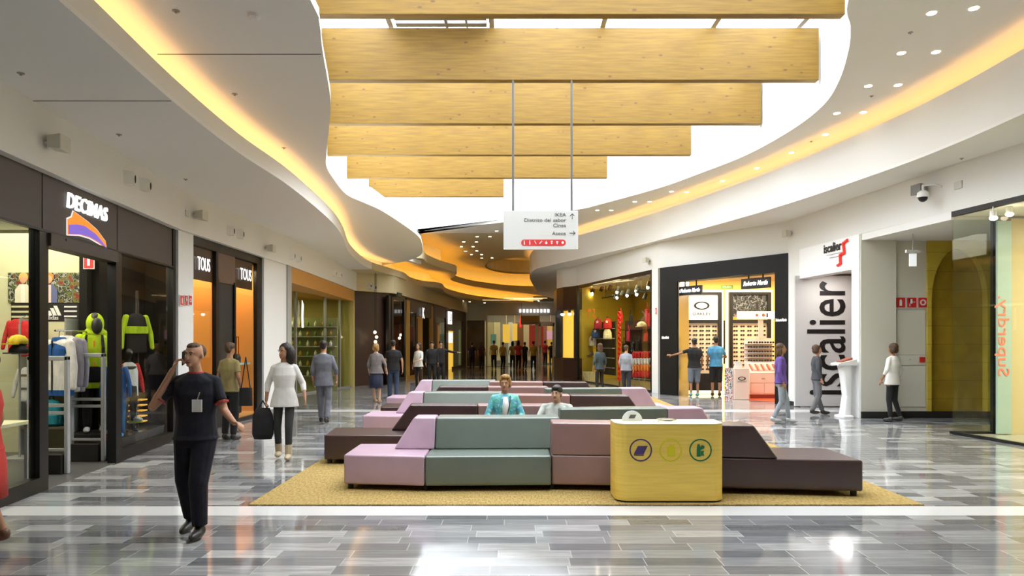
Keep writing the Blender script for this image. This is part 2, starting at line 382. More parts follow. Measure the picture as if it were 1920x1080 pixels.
# ------------------------------------------------------------------ beams and roof light
left_at = lambda y: min((abs(p[1]-y), p[0]) for p in UPL)[1]
BEAM_Y = [8.05, 10.75, 13.45, 16.15, 18.85, 21.5, 24.3]
ends = [4.3, 5.25, 6.05, 5.9, 4.95, 3.0, -.3]
words_b = ['first beam nearest the viewer', 'beam cut off by the top of the picture', 'tallest fully seen beam, with the sign rods', 'third seen beam from the top', 'fourth seen beam from the top', 'second lowest seen beam', 'lowest and shortest seen beam']
for i, (y, xe) in enumerate(zip(BEAM_Y, ends)):
    xl = left_at(y)-.05
    mb = MB()
    if i == 6: mb.prism_xz([(-5.12, 7.93), (-5.12, 7.33), (-4.55, 6.9), (xe, 6.9), (xe, 7.93)], 0, .17)
    else: mb.box(xl, xe, 0, .17, 6.9, 7.93)
    solo('timber_beam', mb, WOOD, 'knotty yellow laminated timber roof-light beam, ' + words_b[i], 'beam', (0, y, 0), bevel=.01)
t = thing('skylight_frame', 'white and grey steel skylight glazing frame above the timber beams', 'skylight', (0, 0, 0))
fr = MB()
for x in (-2.4, -.4, 1.8, 4.0, 5.7): fr.box(x-.05, x+.05, 3, 28, 7.98, 8.14)
for y in (5, 9.6, 12.2, 14.8, 17.4, 20, 23, 26): fr.box(-4.5, 7, y-.04, y+.04, 8.0, 8.12)
part('frame', fr, GREY, t)
vent = MB()
for k in range(5): vent.box(-2.3, -.5, 12.35+k*.28, 12.5+k*.28, 8.02, 8.1)
vent.cyl((-1.3, 12.3, 8.0), (-1.3, 13.8, 8.05), .03); vent.cyl((-.9, 12.3, 8.0), (-.9, 13.8, 8.05), .02)
part('vent_louvre', vent, M('vent_grey', (.25,.25,.24), .5), t)
gp = MB(); gp.box(-4.5, 7, 3, 28, 8.15, 8.16); part('glass_pane', gp, glass('roof_glass', (.97,.98,1), .5), t)

# ------------------------------------------------------------------ walls above the shops
ZS = 3.72
lw = [(-4.3+.12*7-.2, -7), (-5.14, 5), (-5.55, 8.4), (-5.95, 12), (-5.92, 16.2), (-5.88, 17.6), (-6.18, 26.6), (-4.95, 28), (-3.2, 47), (-3.2, 60)]
lw = [(-3.70, -7)] + lw[1:]
lwi = offset_path(lw, -.12)
def seg_wall(pts, z0, z1, th): return ribbon(pts, z0, z1, th)
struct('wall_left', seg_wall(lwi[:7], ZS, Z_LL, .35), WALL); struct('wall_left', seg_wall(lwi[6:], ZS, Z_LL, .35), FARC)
rw = [(4.2, 60), (3.25, 47), (2.08, 31.8), (2.3, 30.9), (2.85, 30), (3.8, 26.6), (4.9, 22.9), (7.64, 18.9), (7.95, 15.6), (8.3, 12.9), (9.0, 8.6), (10, 3), (10.8, -7)]
ZR = 4.2
struct('wall_right', seg_wall(rw, ZR, Z_LR, .3), WALL)
# outer shell behind the shops
OUT = M('shop_back_wall', (.35,.3,.2), .8)
struct('wall_left', MB().box(-11.2, -11, -7, 60, 0, Z_LL), OUT)
struct('wall_right', MB().box(13.8, 14, -7, 60, 0, Z_LR), OUT)
struct('wall_back', MB().box(-12, 15, 59, 59.2, 0, 6.4), M('far_white', (.6,.6,.58), .8))
struct('wall_light_blocker', MB().box(-12, 15, -7.2, -7, 0, 8.3), M('rear_grey', (.5,.49,.47), .8))  # unseen wall added behind the camera to block light from the rear
# ------------------------------------------------------------------ fittings on ceilings and walls
dlm = MB(); dlm.lathe((0,0,0), [(.085, 0), (.085, -.004), (.06, -.006)], 20)
dl_ring = dlm.mesh('ring', WHT); dlm = MB(); dlm.lathe((0,0,0), [(.062, -.003), (.06, -.010)], 20); dl_lens = dlm.mesh('lens', LAMP)
def downlight(loc, label, group):
    r = thing('downlight', label, 'ceiling light', loc, 0, group)
    link('ring', dl_ring, r); link('lens', dl_lens, r); return r
for (u, v) in ((1747,24),(1826,15),(1690,99),(1755,97),(1628,161),(1684,159),(1569,212),(1619,210),(1548,252),(1484,286),(1419,315),(1354,339),(1259,359),(1287,360),(1190,378),(1218,378),(1120,394),(1146,394)):
    x, y = at(u, v, Z_OP); downlight((x, y, Z_OP), 'small round lit downlight in the curved ceiling right of the roof light', 'downlights along the right ceiling')
for (u, v) in ((1320,330),(1190,368),(1275,368),(1100,403),(1185,403),(1085,435),(1163,435),(1113,465),(1188,463),(1152,488),(1220,488),(1220,511),(1290,510)):
    x, y = at(560+u/3.556, 340+v/3.556, Z_OP); downlight((x, y, Z_OP), 'small lit downlight in the brownish ceiling beyond the roof light', 'downlights beyond the roof light')
for (u, v) in ((1095,797),(1140,803),(1240,810),(1300,815),(1350,830),(1380,830),(1600,797),(1500,812),(1545,822),(1325,850)):
    x, y = at(560+u/3.556, 340+v/3.556, Z_LL); downlight((x, y, Z_LL), 'small lit downlight in the low ceiling at the far end', 'downlights of the far end ceiling')
spm = MB(); spm.lathe((0,0,0), [(.035, 0), (.035, -.006), (.014, -.009), (.01, -.025)], 16); spme = spm.mesh('sprinkler', M('nickel', (.35,.33,.3), .4, .6))
for (u, v, z, lab, g) in ((330,20,Z_UL,'left upper ceiling','a'),(440,176,Z_UL,'left upper ceiling','a'),(532,277,Z_UL,'left upper ceiling','a'),(39,137,Z_LL,'left lower ceiling','b'),(223,252,Z_LL,'left lower ceiling','b'),(348,336,Z_LL,'left lower ceiling','b'),
    (1707,61,Z_OP,'right downlight ceiling','c'),(1634,180,Z_OP,'right downlight ceiling','c'),(1521,265,Z_OP,'right downlight ceiling','c'),(1803,297,Z_LR,'right ceiling over the shops','d')):
    x, y = at(u, v, z); o = link('sprinkler', spme, None, (x, y, z)); tag(o, 'tiny metal fire sprinkler in the ' + lab, 'sprinkler', 'sprinklers in the ' + lab)
x, y = at(477, 28, Z_UL); solo('smoke_detector', MB().lathe((0,0,0), [(.06, 0), (.06, -.03), (.035, -.05)]), WHT, 'round white smoke detector on the left upper ceiling', 'detector', (x, y, Z_UL), smooth=False)

def wallspeaker(loc, rz, label, k=1, mat=None):
    r = thing('wall_speaker', label, 'speaker', loc, rz, None)
    mb = MB(); mb.hexa([(-.12*k,-.22*k,-.09*k),(.12*k,-.22*k,-.09*k),(.09*k,-.06*k,-.07*k),(-.09*k,-.06*k,-.07*k)], [(-.12*k,-.22*k,.09*k),(.12*k,-.22*k,.09*k),(.09*k,-.06*k,.07*k),(-.09*k,-.06*k,.07*k)])
    part('cabinet', mb, mat or M('cream_plastic', (.6,.59,.5), .5), r, bevel=.01)
    part('bracket', MB().cyl((0,-.08*k,0), (0,.03,0), .02).box(-.04,.04,0,.02,-.06,.06), WHT, r)
def onleft(u, v, off=0):      # a point of the left fascia face seen at u, v
    for a, b in zip(lwi, lwi[1:]):
        # ray x = k*y
        k = (u-960)/F; den = (b[0]-a[0])-k*(b[1]-a[1])
        if abs(den) < 1e-9: continue
        s = (k*a[1]-a[0])/den
        if 0 <= s <= 1 and a[1]+s*(b[1]-a[1]) > 0:
            y = a[1]+s*(b[1]-a[1]); return (k*y, y, zat(v, y)), math.atan2(b[1]-a[1], b[0]-a[0])
def onright(u, v):
    for a, b in zip(rw, rw[1:]):
        k = (u-960)/F; den = (b[0]-a[0])-k*(b[1]-a[1])
        if abs(den) < 1e-9: continue
        s = (k*a[1]-a[0])/den
        if 0 <= s <= 1 and a[1]+s*(b[1]-a[1]) > 0:
            y = a[1]+s*(b[1]-a[1]); return (k*y, y, zat(v, y)), math.atan2(b[1]-a[1], b[0]-a[0])
for u, v, lb in ((85,268,'cream wall speaker high up left of the sports shop sign'),(363,404,'cream wall speaker between the sports shop and the jewellery shop'),(497,466,'cream wall speaker above the white pilaster past the jewellery shop')):
    p, rz = onleft(u, v); wallspeaker(p, rz, lb)
for u, v, lb in ((1218,488,'small cream speaker above the bags shop'),(1484,438,'small cream speaker above the eyewear shop')):
    p, rz = onright(u, v); wallspeaker(p, rz, lb)
p, rz = onright(1738, 356); wallspeaker(p, rz, 'grey loudspeaker beside the dome camera on the right wall', 1.15, M('speaker_grey', (.2,.2,.19), .5))
sm = MB(); sm.hexa([(-.05,0,-.09),(.05,0,-.09),(.05,.01,-.09),(-.05,.01,-.09)], [(-.05,-.09,.07),(.05,-.09,.07),(.05,.01,.1),(-.05,.01,.1)])
for u, v in ((236,333),(266,346),(428,432),(446,438),(544,479),(556,484),(624,512),(634,515),(691,536),(700,539)):
    p, rz = onleft(u, v); k = 1
    r = thing('fascia_spotlight', 'small white recessed spotlight with a dark eye on the left fascia', 'spotlight', p, rz, 'paired spotlights on the left fascia')
    part('housing', MB().prism([(-.09,0),(.07,0),(.07,-.11),(.02,-.11)], -.1, .09), WALL, r); part('lens', MB().ell((.045,-.112,-.01), .024,.006,.06), BLK, r)
# dome camera
p, rz = onright(1757, 368); r = thing('dome_camera', 'white dome security camera on a bent arm, right wall', 'security camera', p, rz)
part('arm', MB().tube([(.12,.0,.16),(.12,-.16,.2),(0,-.3,.2),(0,-.3,.08)], .022), WHT, r); part('housing', MB().lathe((0,-.3,0), [(.05,.1),(.1,.06),(.11,-.03)]), WHT, r, smooth=False)
part('lens_dome', MB().ell((0,-.3,-.04), .085,.085,.08), BLKM, r, smooth=True)
p, rz = onright(1798, 347); solo('junction_box', MB().box(-.09,.09,-.03,0,-.07,.07), M('box_cream', (.6,.6,.56), .5), 'small square junction box right of the dome camera', 'box', p, rz, bevel=.006)
p, rz = onleft(350, 400); solo('junction_box', MB().box(-.05,.05,-.02,0,-.06,.06), M('box_cream', (.6,.6,.56), .5), 'small square junction box beside the middle left speaker', 'box', p, rz, bevel=.004)
p, rz = onleft(748, 553); solo('exit_sign', MB().box(-.35,.35,-.05,0,-.09,.09), M('sign_dark', (.02,.05,.03), .4), 'small dark emergency exit sign on the far left fascia', 'sign', p, rz)

# ------------------------------------------------------------------ hanging direction sign
SY = 13.45
r = thing('hanging_sign', 'white hanging direction sign with grey words and a red pictogram bar', 'sign', (atD(1014, SY), SY, 0))
w2_, zt, zb = 70/F*SY, zat(395, SY), zat(468, SY)
part('board', MB().box(-w2_, w2_, 0, .06, zb, zt), M('sign_white', (.6,.61,.59), .4), r, bevel=.006)
for dx in (-52, 58): part('rod', MB().cyl((dx/F*SY, .03, zt), (dx/F*SY, .03, 6.9), .022), M('rod_grey', (.12,.12,.12), .5), r)
GT = M('grey_letter', (.10,.10,.095), .5); k = F/SY
def sg(u, v): return ((u-1014)/k, -.004, zat(v, SY))
for s, u, v, ww in (('IKEA', 1061, 403, 21), ('Distrito del sabor', 1061, 413, 78), ('Cines', 1061, 423, 24), ('Aseos', 1061, 438, 26)):
    o = text('lettering', s, .10, GT, r, sg(u-ww/2, v), width=ww/k, depth=.006)
def arrow(cx, cz, ang, mbx, L=.055):
    T = Matrix.Translation((cx, -.004, cz)) @ Matrix.Rotation(ang, 4, 'Y')
    for (a, b) in (((0,-L),(0,L)), ((0,L),(-L*.75,L*.3)), ((0,L),(L*.75,L*.3))): mbx.cyl(T @ Vector((a[0],0,a[1])), T @ Vector((b[0],0,b[1])), .006, seg=6)
ma = MB(); a = sg(1073, 406); arrow(a[0], a[2], 0, ma); a = sg(1073, 437); arrow(a[0], a[2], PI/2, ma); part('arrow', ma, GT, r)
a0, a1 = sg(983, 455), sg(1055, 455); hh = .062
pts = [(a0[0]+hh*math.cos(t_), a0[2]+hh*math.sin(t_)) for t_ in [PI/2+PI*i/10 for i in range(11)]] + [(a1[0]+hh*math.cos(t_), a1[2]+hh*math.sin(t_)) for t_ in [-PI/2+PI*i/10 for i in range(11)]]
part('pictogram_bar', MB().prism_xz(pts, -.006, 0), RED, r)
pm = MB()
cx = a0[0]; z = a0[2]
for j in range(8):
    x = cx + j*(a1[0]-a0[0])/7
    if j in (0, 1): pm.ell((x,-.008,z+.03), .01,.002,.01,8).box(x-.01,x+.01,-.009,-.006,z-.04,z+.015)
    elif j == 2: pm.ell((x-.01,-.008,z+.03), .009,.002,.009,8).cyl((x-.01,-.008,z+.02),(x+.02,-.008,z-.03),.007,seg=6)
    elif j == 3: pm.cyl((x-.025,-.008,z-.025),(x+.025,-.008,z+.03),.01,seg=6)
    elif j == 4: pm.box(x-.022,x+.022,-.009,-.006,z-.03,z+.01).cyl((x,-.008,z+.01),(x,-.008,z+.035),.012,.004,6)
    elif j == 5: pm.ell((x,-.008,z-.01), .016,.002,.02,8).box(x-.02,x+.02,-.009,-.006,z+.015,z+.035)
    elif j == 6: pm.box(x-.02,x+.02,-.009,-.006,z,z+.03).box(x-.012,x+.012,-.009,-.006,z-.03,z-.008)
    else: pm.ell((x,-.008,z), .024,.002,.03,8)
part('pictogram', pm, WHT, r)
# ------------------------------------------------------------------ helpers for shops
def ray(fr, u, d=0.0):       # where the sight line of column u meets the frame's plane pushed in by d
    p0 = Vector(fr.P(0, d)); p1 = Vector(fr.P(fr.L, d)); k = (u-960)/F
    s = (k*p0.y-p0.x)/((p1.x-p0.x)-k*(p1.y-p0.y)); y = p0.y+s*(p1.y-p0.y)
    return s*fr.L, y
def FT(fr, name, label, cat, s=0, d=0, z=0, group=None): return thing(name, label, cat, fr.P(s, d, z), fr.rz, group)
def shopfront(fr, label, posts, glasses, panels, metal, panelmat, gl=GL, base=.17, top=3.05, th=.1, extra=None):
    r = FT(fr, 'shopfront', label, 'shopfront')
    for a, b, z0, z1 in posts: part('post', MB().box(a, b, -.02, th, z0, z1), metal, r)
    for a, b, z0, z1 in glasses:
        part('window_pane', MB().box(a, b, .03, .045, z0+base, z1), gl, r)
        if base > .02: part('sill_bar', MB().box(a, b, -.02, th, z0, z0+base), metal, r)
    for a, b, z0, z1 in panels: part('fascia_panel', MB().box(a, b, 0, th, z0, z1), panelmat, r, bevel=.004)
    return r
BRZ = M('bronze_panel', (.06,.048,.042), .45)
# ================================================= left: sports shop
FD = Frame((-5.14, 5), (-5.95, 12.0)); sD = lambda y: (y-5)*FD.L/7
r = shopfront(FD, 'dark bronze glazed sports shop front with an open doorway, nearest shop on the left',
    [(sD(7.88), sD(8.06), 0, 3.05), (sD(9.78), sD(9.96), 0, 3.05), (sD(11.93), sD(12.05), 0, 3.72), (-9, -8.9, 0, 3)],
    [(-1.5, sD(7.88), 0, 3.05), (sD(9.96), sD(11.93), 0, 3.05)],
    [(-3, sD(5.2), 3.05, 3.72), (sD(5.22), sD(7.96), 3.05, 3.72), (sD(7.98), sD(9.85), 3.05, 3.72), (sD(9.87), sD(11.93), 3.05, 3.72)], BLKM, BRZ)
part('door_header', MB().box(sD(8.06), sD(9.78), -.05, .16, 2.88, 3.03).cyl((sD(8.4), -.06, 3.0), (sD(8.4), .1, 3.0), .02), BRZ, r)
part('track_rail', MB().box(-2, sD(11.93), -.03, .0, 3.03, 3.06), BLKM, r)
struct('wall_left', ribbon([FD.P(-14, .12)[:2], FD.P(-1.5, .12)[:2]], 0, 3.05, .1), WALL)
g = FT(FD, 'shop_sign', 'white block letters DECIMAS above a purple and orange winged emblem', 'sign', sD(8.98), -.01)
text('lettering', 'DECIMAS', .27, LETW, g, (0, -.01, 3.5), width=1.06, bold=.004, shear=.15, depth=.02)
em = MB(); up = [(-.50,3.27),(-.4,3.31),(-.36,3.39),(-.2,3.36),(0,3.32),(.25,3.25),(.48,3.13),(.52,3.03)]; dn = [(.3,3.085),(.05,3.12),(-.2,3.12),(-.5,3.08)]
part('emblem_outline', MB().prism_xz([(x*1.03, z+.012) for x, z in up]+[(x*1.03, z-.015) for x, z in dn], -.008, 0), M('emblem_edge', (.7,.7,.7), .5, emit=.8), g)
part('emblem_orange', MB().prism_xz([(x, z+.0) for x, z in up]+dn, -.016, -.007), M('emblem_orange', (.9,.25,.02), .5, emit=.7), g)
part('emblem_purple', MB().prism_xz([(-.49,3.2),(-.3,3.24),(-.1,3.25),(.2,3.19),(.4,3.1),(.5,3.04),(.3,3.09),(.05,3.125),(-.2,3.125),(-.49,3.085)], -.022, -.015), M('emblem_purple', (.2,.12,.6), .5, emit=.6), g)
# shop room
DARKW = M('dark_shop_wall', (.008,.007,.006), .7, spec=.2); CRM = M('cream_shop_wall', (.6,.58,.36), .7)
struct('floor', MB().prism([FD.P(0,.0)[:2], FD.P(FD.L,.0)[:2], (-10.8,12.0), (-10.8,5)], 0, .006), M('shop_floor', (.09,.09,.085), .35))
struct('ceiling', MB().prism([FD.P(-4,.12)[:2], FD.P(FD.L,.12)[:2], (-10.9,12.0), (-10.9,1)], 3.5, 3.55), M('shop_ceiling', (.5,.5,.46), .7))
struct('wall_partition', MB().box(-10.9, -6.62, 10.75, 10.9, 0, 3.5), CRM)
struct('wall_partition', MB().box(-6.62, -6.5, 10.75, 12.1, 0, 3.5), DARKW)
struct('wall_partition', MB().box(-6.72, -6.6, 10.6, 10.75, 0, 3.5), DARKW)
struct('wall_partition', MB().box(-10.9, -6.0, 12.1, 12.25, 0, 3.72), DARKW)
area('shop_lamp', (-7.3, 8.5, 3.45), 2.4, 4.5, 170, (1,.93,.72))
area('shop_lamp', (-6.2, 11.0, 3.45), .3, 1.2, 14, (1,.8,.5))
def board(name, label, cat, x0, x1, y, z0, z1, mat, frame=None, th=.03, group=None):
    r = thing(name, label, cat, ((x0+x1)/2, y, z0), 0, group); w_ = (x1-x0)/2
    part('panel', MB().box(-w_, w_, -th, 0, 0, z1-z0), mat, r)
    if frame:
        f = MB()
        for a in ((-w_, w_, -.0-.03, .0), (-w_, w_, z1-z0, z1-z0+.03)): f.box(a[0]-.03, a[1]+.03, -th-.01, 0, a[2], a[3])
        for a in ((-w_-.03, -w_), (w_, w_+.03)): f.box(a[0], a[1], -th-.01, 0, 0, z1-z0)
        part('frame', f, frame, r)
    return r
YB = 10.778
bx = lambda u, y=YB: atD(u, y)
leaf = picture_mat('foliage_print', [(.015,.015,.01),(.12,.15,.02),(.02,.02,.015),(.3,.3,.24),(.02,.02,.015),(.14,.15,.02),(.2,.02,.02)], 9, 1, emit=.1)
def child_poster(label, u0, u1, uc, hair, coat, top):
    r = board('photo_poster', label, 'poster', bx(u0), bx(u1), YB-.03, zat(568, YB), zat(512, YB), leaf)
    x = bx(uc)-(bx(u0)+bx(u1))/2
    part('child_coat', MB().prism_xz([(x-.13,0),(x-.13,.2),(x-.06,.29),(x+.06,.29),(x+.13,.2),(x+.13,0)], -.036, -.03), coat, r)
    part('child_top', MB().prism_xz([(x-.035,0),(x-.035,.28),(x+.035,.28),(x+.035,0)], -.039, -.036), top, r)
    part('child_face', MB().ell((x,-.034,.37), .055,.006,.07), M('skin_print', (.65,.33,.18), .6), r)
    part('child_hair', MB().ell((x,-.032,.40), .075,.005,.075), hair, r)
child_poster('wide photo poster of a curly-haired child among foliage, seen through the doorway', 82, 158, 97, M('hair_orange', (.5,.2,.04), .8), M('coat_blue', (.1,.12,.25), .8), M('top_pink', (.8,.5,.45), .8))
child_poster('photo poster of a fair-haired child in white, seen through the first window', 20, 62, 49, M('hair_fair', (.75,.4,.1), .8), M('coat_white', (.7,.65,.5), .8), M('top_white', (.8,.75,.65), .8))
r = board('brand_board', 'black board with a white three-bar sports logo and stripes, under the photo poster', 'sign', bx(82), bx(152), YB-.03, zat(602, YB), zat(569, YB), BLK)
lg = MB()
for i, (a, h) in enumerate(((-.17,.075),(-.10,.115),(-.03,.155))): lg.prism_xz([(a,.085),(a+.055,.085),(a+.055-.0-h*.45,.085+h),(a-h*.45,.085+h)][::1], -.036, -.03)
part('logo', lg, WHT, r); text('lettering', 'adidas', .1, WHT, r, (-.13, -.034, .05), width=.22)
part('stripes', MB().box(.07,.27,-.036,-.03,.21,.235).box(.07,.27,-.036,-.03,.14,.165).box(.07,.27,-.036,-.03,.06,.085), WHT, r)
r = board('brand_board', 'black board with three cream stripes, seen through the first window', 'sign', bx(26), bx(64), YB-.03, zat(602, YB), zat(569, YB), BLK)
part('stripes', MB().box(-.15,.15,-.036,-.03,.21,.24).box(-.15,.15,-.036,-.03,.13,.16).box(-.15,.15,-.036,-.03,.05,.08), CRM, r)
r = thing('display_shelf', 'cream slatted wall shelving behind the hanging jackets', 'shelf', (bx(115), YB-.03, 0))
part('back_panel', MB().box(-.35,.32,-.02,0,.5,2.06), CRM, r)
for z in (.42, 1.02, 1.22): part('shelf_board', MB().box(-.35,.35,-.42,-.02,z,z+.03), M('shelf_brown', (.12,.1,.07), .5), r)
part('upright', MB().box(-.36,-.33,-.4,0,0,2.1).box(.33,.36,-.4,0,0,2.1), GREY, r)

# clothes ---------------------------------------------------------------
VOX = .014
def coat(parent, mat, mat2=None, hood=False, s=1, zc=0, arms=True, open_=False, name='coat_body'):
    """an empty jacket hanging from its shoulders; its collar is at z=0, facing -y"""
    mb = MB(); mb.loft([(0,0,-.72*s+zc,.2*s,.1*s),(0,0,-.5*s+zc,.19*s,.095*s),(0,0,-.2*s+zc,.2*s,.1*s),(0,0,-.05*s+zc,.17*s,.08*s),(0,.0,.02*s+zc,.07*s,.06*s)])
    part(name, mb, mat, parent, vox=VOX)
    if arms:
        for k in (-1, 1):
            part('sleeve', MB().cap((k*.17*s,0,-.06*s+zc),(k*.25*s,-.02,-.36*s+zc),.06*s,.05*s).cap((k*.25*s,-.02,-.36*s+zc),(k*.27*s,-.05,-.62*s+zc),.05*s,.04*s), mat2 or mat, parent, vox=VOX)
    if hood:
        part('hood', MB().ell((0,.02*s,.13*s+zc), .108*s,.11*s,.15*s).ell((0,.03*s,.0+zc), .15*s,.11*s,.08*s), mat, parent, vox=VOX)
        part('hood_opening', MB().ell((0.03*s,-.08*s,.10*s+zc), .065*s,.05*s,.11*s), BLK, parent, smooth=True)
def col(name, c=(.5,.5,.5), rough=.85): return noisy(name, c, tuple(x*.72 for x in c), (14,14,5), rough, .4, 3)
LIME = col('lime_cloth', (.45,.62,.01)); BLU = col('blue_cloth', (.01,.08,.28)); TEAL = col('teal_cloth', (.02,.28,.36)); WHC = col('white_cloth', (.72,.7,.66)); REDC = col('red_cloth', (.6,.02,.02)); BLKC = col('black_cloth', (.014,.014,.016)); GRYC = col('grey_violet_cloth', (.3,.28,.33))
for i, (u, v, m1, m2, lb) in enumerate(((111,628,WHC,BLU,'white jacket with blue yoke, front one hanging behind the security gate'),(124,624,WHC,GRYC,'pale jacket with grey-violet sleeves, second on the rail'),(134,626,GRYC,GRYC,'grey-violet jacket, last on the rail'))):
    y = 9.75+i*.17; r = thing('hanging_jacket', lb, 'jacket', (atD(u, y), y, zat(v+8, y)), -.25)
    coat(r, m1, WHC if i == 0 else m2, s=1.1)
    if i == 0: part('yoke', MB().loft([(0,-.02,-.27,.2,.105),(0,-.015,-.14,.205,.10),(0,0,-.05,.15,.085),(0,0,.03,.08,.07)]), BLU, r, vox=VOX); part('zip', MB().box(-.006,.006,-.125,-.1,-.75,-.02), BLK, r); part('hem_band', MB().loft([(0,0,-.8,.225,.115),(0,0,-.72,.225,.115)]), BLU, r)
    part('hanger', MB().cyl((-.16,0,-.03),(0,0,.03),.008).cyl((.16,0,-.03),(0,0,.03),.008).tube([(0,0,.03),(0,0,.09),(.02,0,.12)], .005), M('hanger_wood', (.25,.15,.08), .5), r)
solo('clothes_rail', MB().cyl((0,-.3,0),(0,.75,0),.014).cyl((0,.75,0),(0,.75,-1.9),.016), CHR, 'steel clothes rail carrying the jackets behind the security gate', 'rail', (atD(112,9.75), 9.95, zat(628,9.75)+.06))
# lime mannequin
def mannequin(loc, rz, label, H, coatm, sleeves, legm, hood, shoe, z0=0):
    s = H/1.8; r = thing('mannequin', label, 'mannequin', loc, rz)
    part('figure', MB().ell((0,0,1.66*s),.075*s,.09*s,.115*s).cyl((0,0,1.4*s),(0,0,1.6*s),.045*s).loft([(0,0,.85*s,.14*s,.1*s),(0,0,1.1*s,.13*s,.09*s),(0,0,1.4*s,.17*s,.09*s)]).cap((-.09*s,0,.86*s),(-.1*s,0,.07*s),.07*s,.04*s).cap((.09*s,0,.86*s),(.11*s,0,.07*s),.07*s,.04*s), BLK, r, vox=VOX)
    part('trousers', MB().loft([(0,0,.74*s,.16*s,.12*s),(0,0,.98*s,.16*s,.115*s)]).cap((-.09*s,0,.86*s),(-.1*s,0,.12*s),.09*s,.055*s).cap((.09*s,0,.86*s),(.11*s,0,.12*s),.09*s,.055*s), legm, r, vox=VOX)
    coat(r, coatm, sleeves, hood=hood, s=s*(1.12 if hood else .98), zc=1.46*s)
    for k in (-1, 1): part('shoe', MB().ell((k*.1*s,-.05*s,.045*s), .045*s,.13*s,.045*s).ell((k*.1*s,.02*s,.07*s), .04*s,.06*s,.055*s), shoe, r, vox=.012)
    return r
def podium(x, y, w_, d, h, label): solo('podium', MB().box(-w_/2, w_/2, -d/2, d/2, 0, h), BLK, label, 'podium', (x, y, 0), bevel=.008)
SHW = M('white_shoe', (.7,.7,.72), .5)
y = 10.45; x = atD(178, y); podium(x+.0, y+.05, .62, .5, .36, 'low black display podium under the lime-jacketed mannequin')
r = mannequin((x, y, .36), .45, 'mannequin in a hooded lime jacket with dark backpack straps', 1.86, LIME, LIME, BLKC, True, SHW)
part('backpack', MB().ell((0,.17,1.25),.16,.11,.27), BLU, r, vox=VOX)
part('strap', MB().tube([(-.12,-.10,1.1),(-.12,-.12,1.3),(-.1,-.06,1.47),(-.08,.05,1.5)],.022).tube([(.12,-.10,1.1),(.12,-.12,1.3),(.1,-.06,1.47),(.08,.05,1.5)],.022), BLKC, r)
part('zip', MB().box(-.008,.008,-.112,-.1,.82,1.4), M('orange_zip', (.8,.15,.02), .5), r)
y = 10.35; x = -5.98; podium(x-.02, y+.02, .36, .4, .3, 'narrow black podium under the child mannequin in blue')
r = mannequin((x-.02, y, .3), .3, 'child-sized mannequin in a dark blue tracksuit', 1.32, BLU, BLU, col('blue_jeans',(.02,.12,.3)), False, M('blue_shoe', (.02,.2,.5), .5))
# second window
solo('display_plinth', MB().prism([FD.P(sD(10.05),.1)[:2], FD.P(sD(11.85),.1)[:2], FD.P(sD(11.85),.62)[:2], FD.P(sD(10.05),.62)[:2]], .006, .3), M('plinth_grey', (.07,.07,.07), .25), 'low dark display plinth inside the second sports window', 'plinth')
p = FD.P(sD(10.95), .3); r = mannequin((p[0], p[1], .3), 1.0, 'mannequin in a white and red T-shirt and black shorts behind the second window', 1.36, WHC, REDC, BLKC, False, M('shoe_dark', (.05,.05,.05), .5))
p = FD.P(sD(11.45), .4); r = thing('hanging_jacket', 'black and lime sports top hanging behind the second window', 'jacket', (p[0], p[1], 2.2), .9); coat(r, BLKC, LIME, s=.9); part('chest_band', MB().loft([(0,-.015,-.32,.19,.1),(0,-.015,-.2,.19,.1)]), LIME, r); part('hanger', MB().tube([(0,0,.0),(0,0,.2)], .005).cyl((-.16,0,-.03),(.16,0,-.03),.01), CHR, r)
def sneaker(loc, rz, m1, m2, label, s=1):
    r = thing('sneaker', label, 'shoe', loc, rz)
    part('upper', MB().ell((0,-.03*s,.05*s),.045*s,.13*s,.04*s).ell((0,.07*s,.08*s),.04*s,.06*s,.06*s), m1, r, vox=.01)
    part('sole', MB().loft([(0,0,0,.05*s,.15*s),(0,0,.025*s,.048*s,.155*s)]), m2, r); part('laces', MB().box(-.02*s,.02*s,-.07*s,.01*s,.085*s,.1*s), WHT, r)
for yy, zz, m1, m2, lb in ((11.0, .45, WHC, LIME, 'lime and white running shoe on a clear stand, second window'), (10.25, .31, WHC, REDC, 'small white and red shoe low in the second window')):
    p = FD.P(sD(yy), .22); sneaker((p[0], p[1], zz), 1.2, m1, m2, lb)
p = FD.P(sD(11.0), .22); solo('shoe_stand', MB().box(-.07,.07,-.05,.05,0,.012).cyl((0,0,0),(0,0,.14),.008).box(-.05,.05,-.1,.1,.138,.15), GREY, 'little stand under the running shoe', 'stand', (p[0], p[1], .3))
p = FD.P(sD(11.5), .4); r = thing('display_tower', 'slim tower of amber-lit shelves in the second sports window', 'display', (p[0], p[1], .3)); part('post', MB().box(-.02,.02,-.02,.02,0,2.3), BRZ, r)
for k in range(5): part('shelf', MB().box(-.12,.12,-.1,.1,.1+k*.09,.12+k*.09), M('amber_shelf', (.8,.4,.05), .5, emit=.5), r)
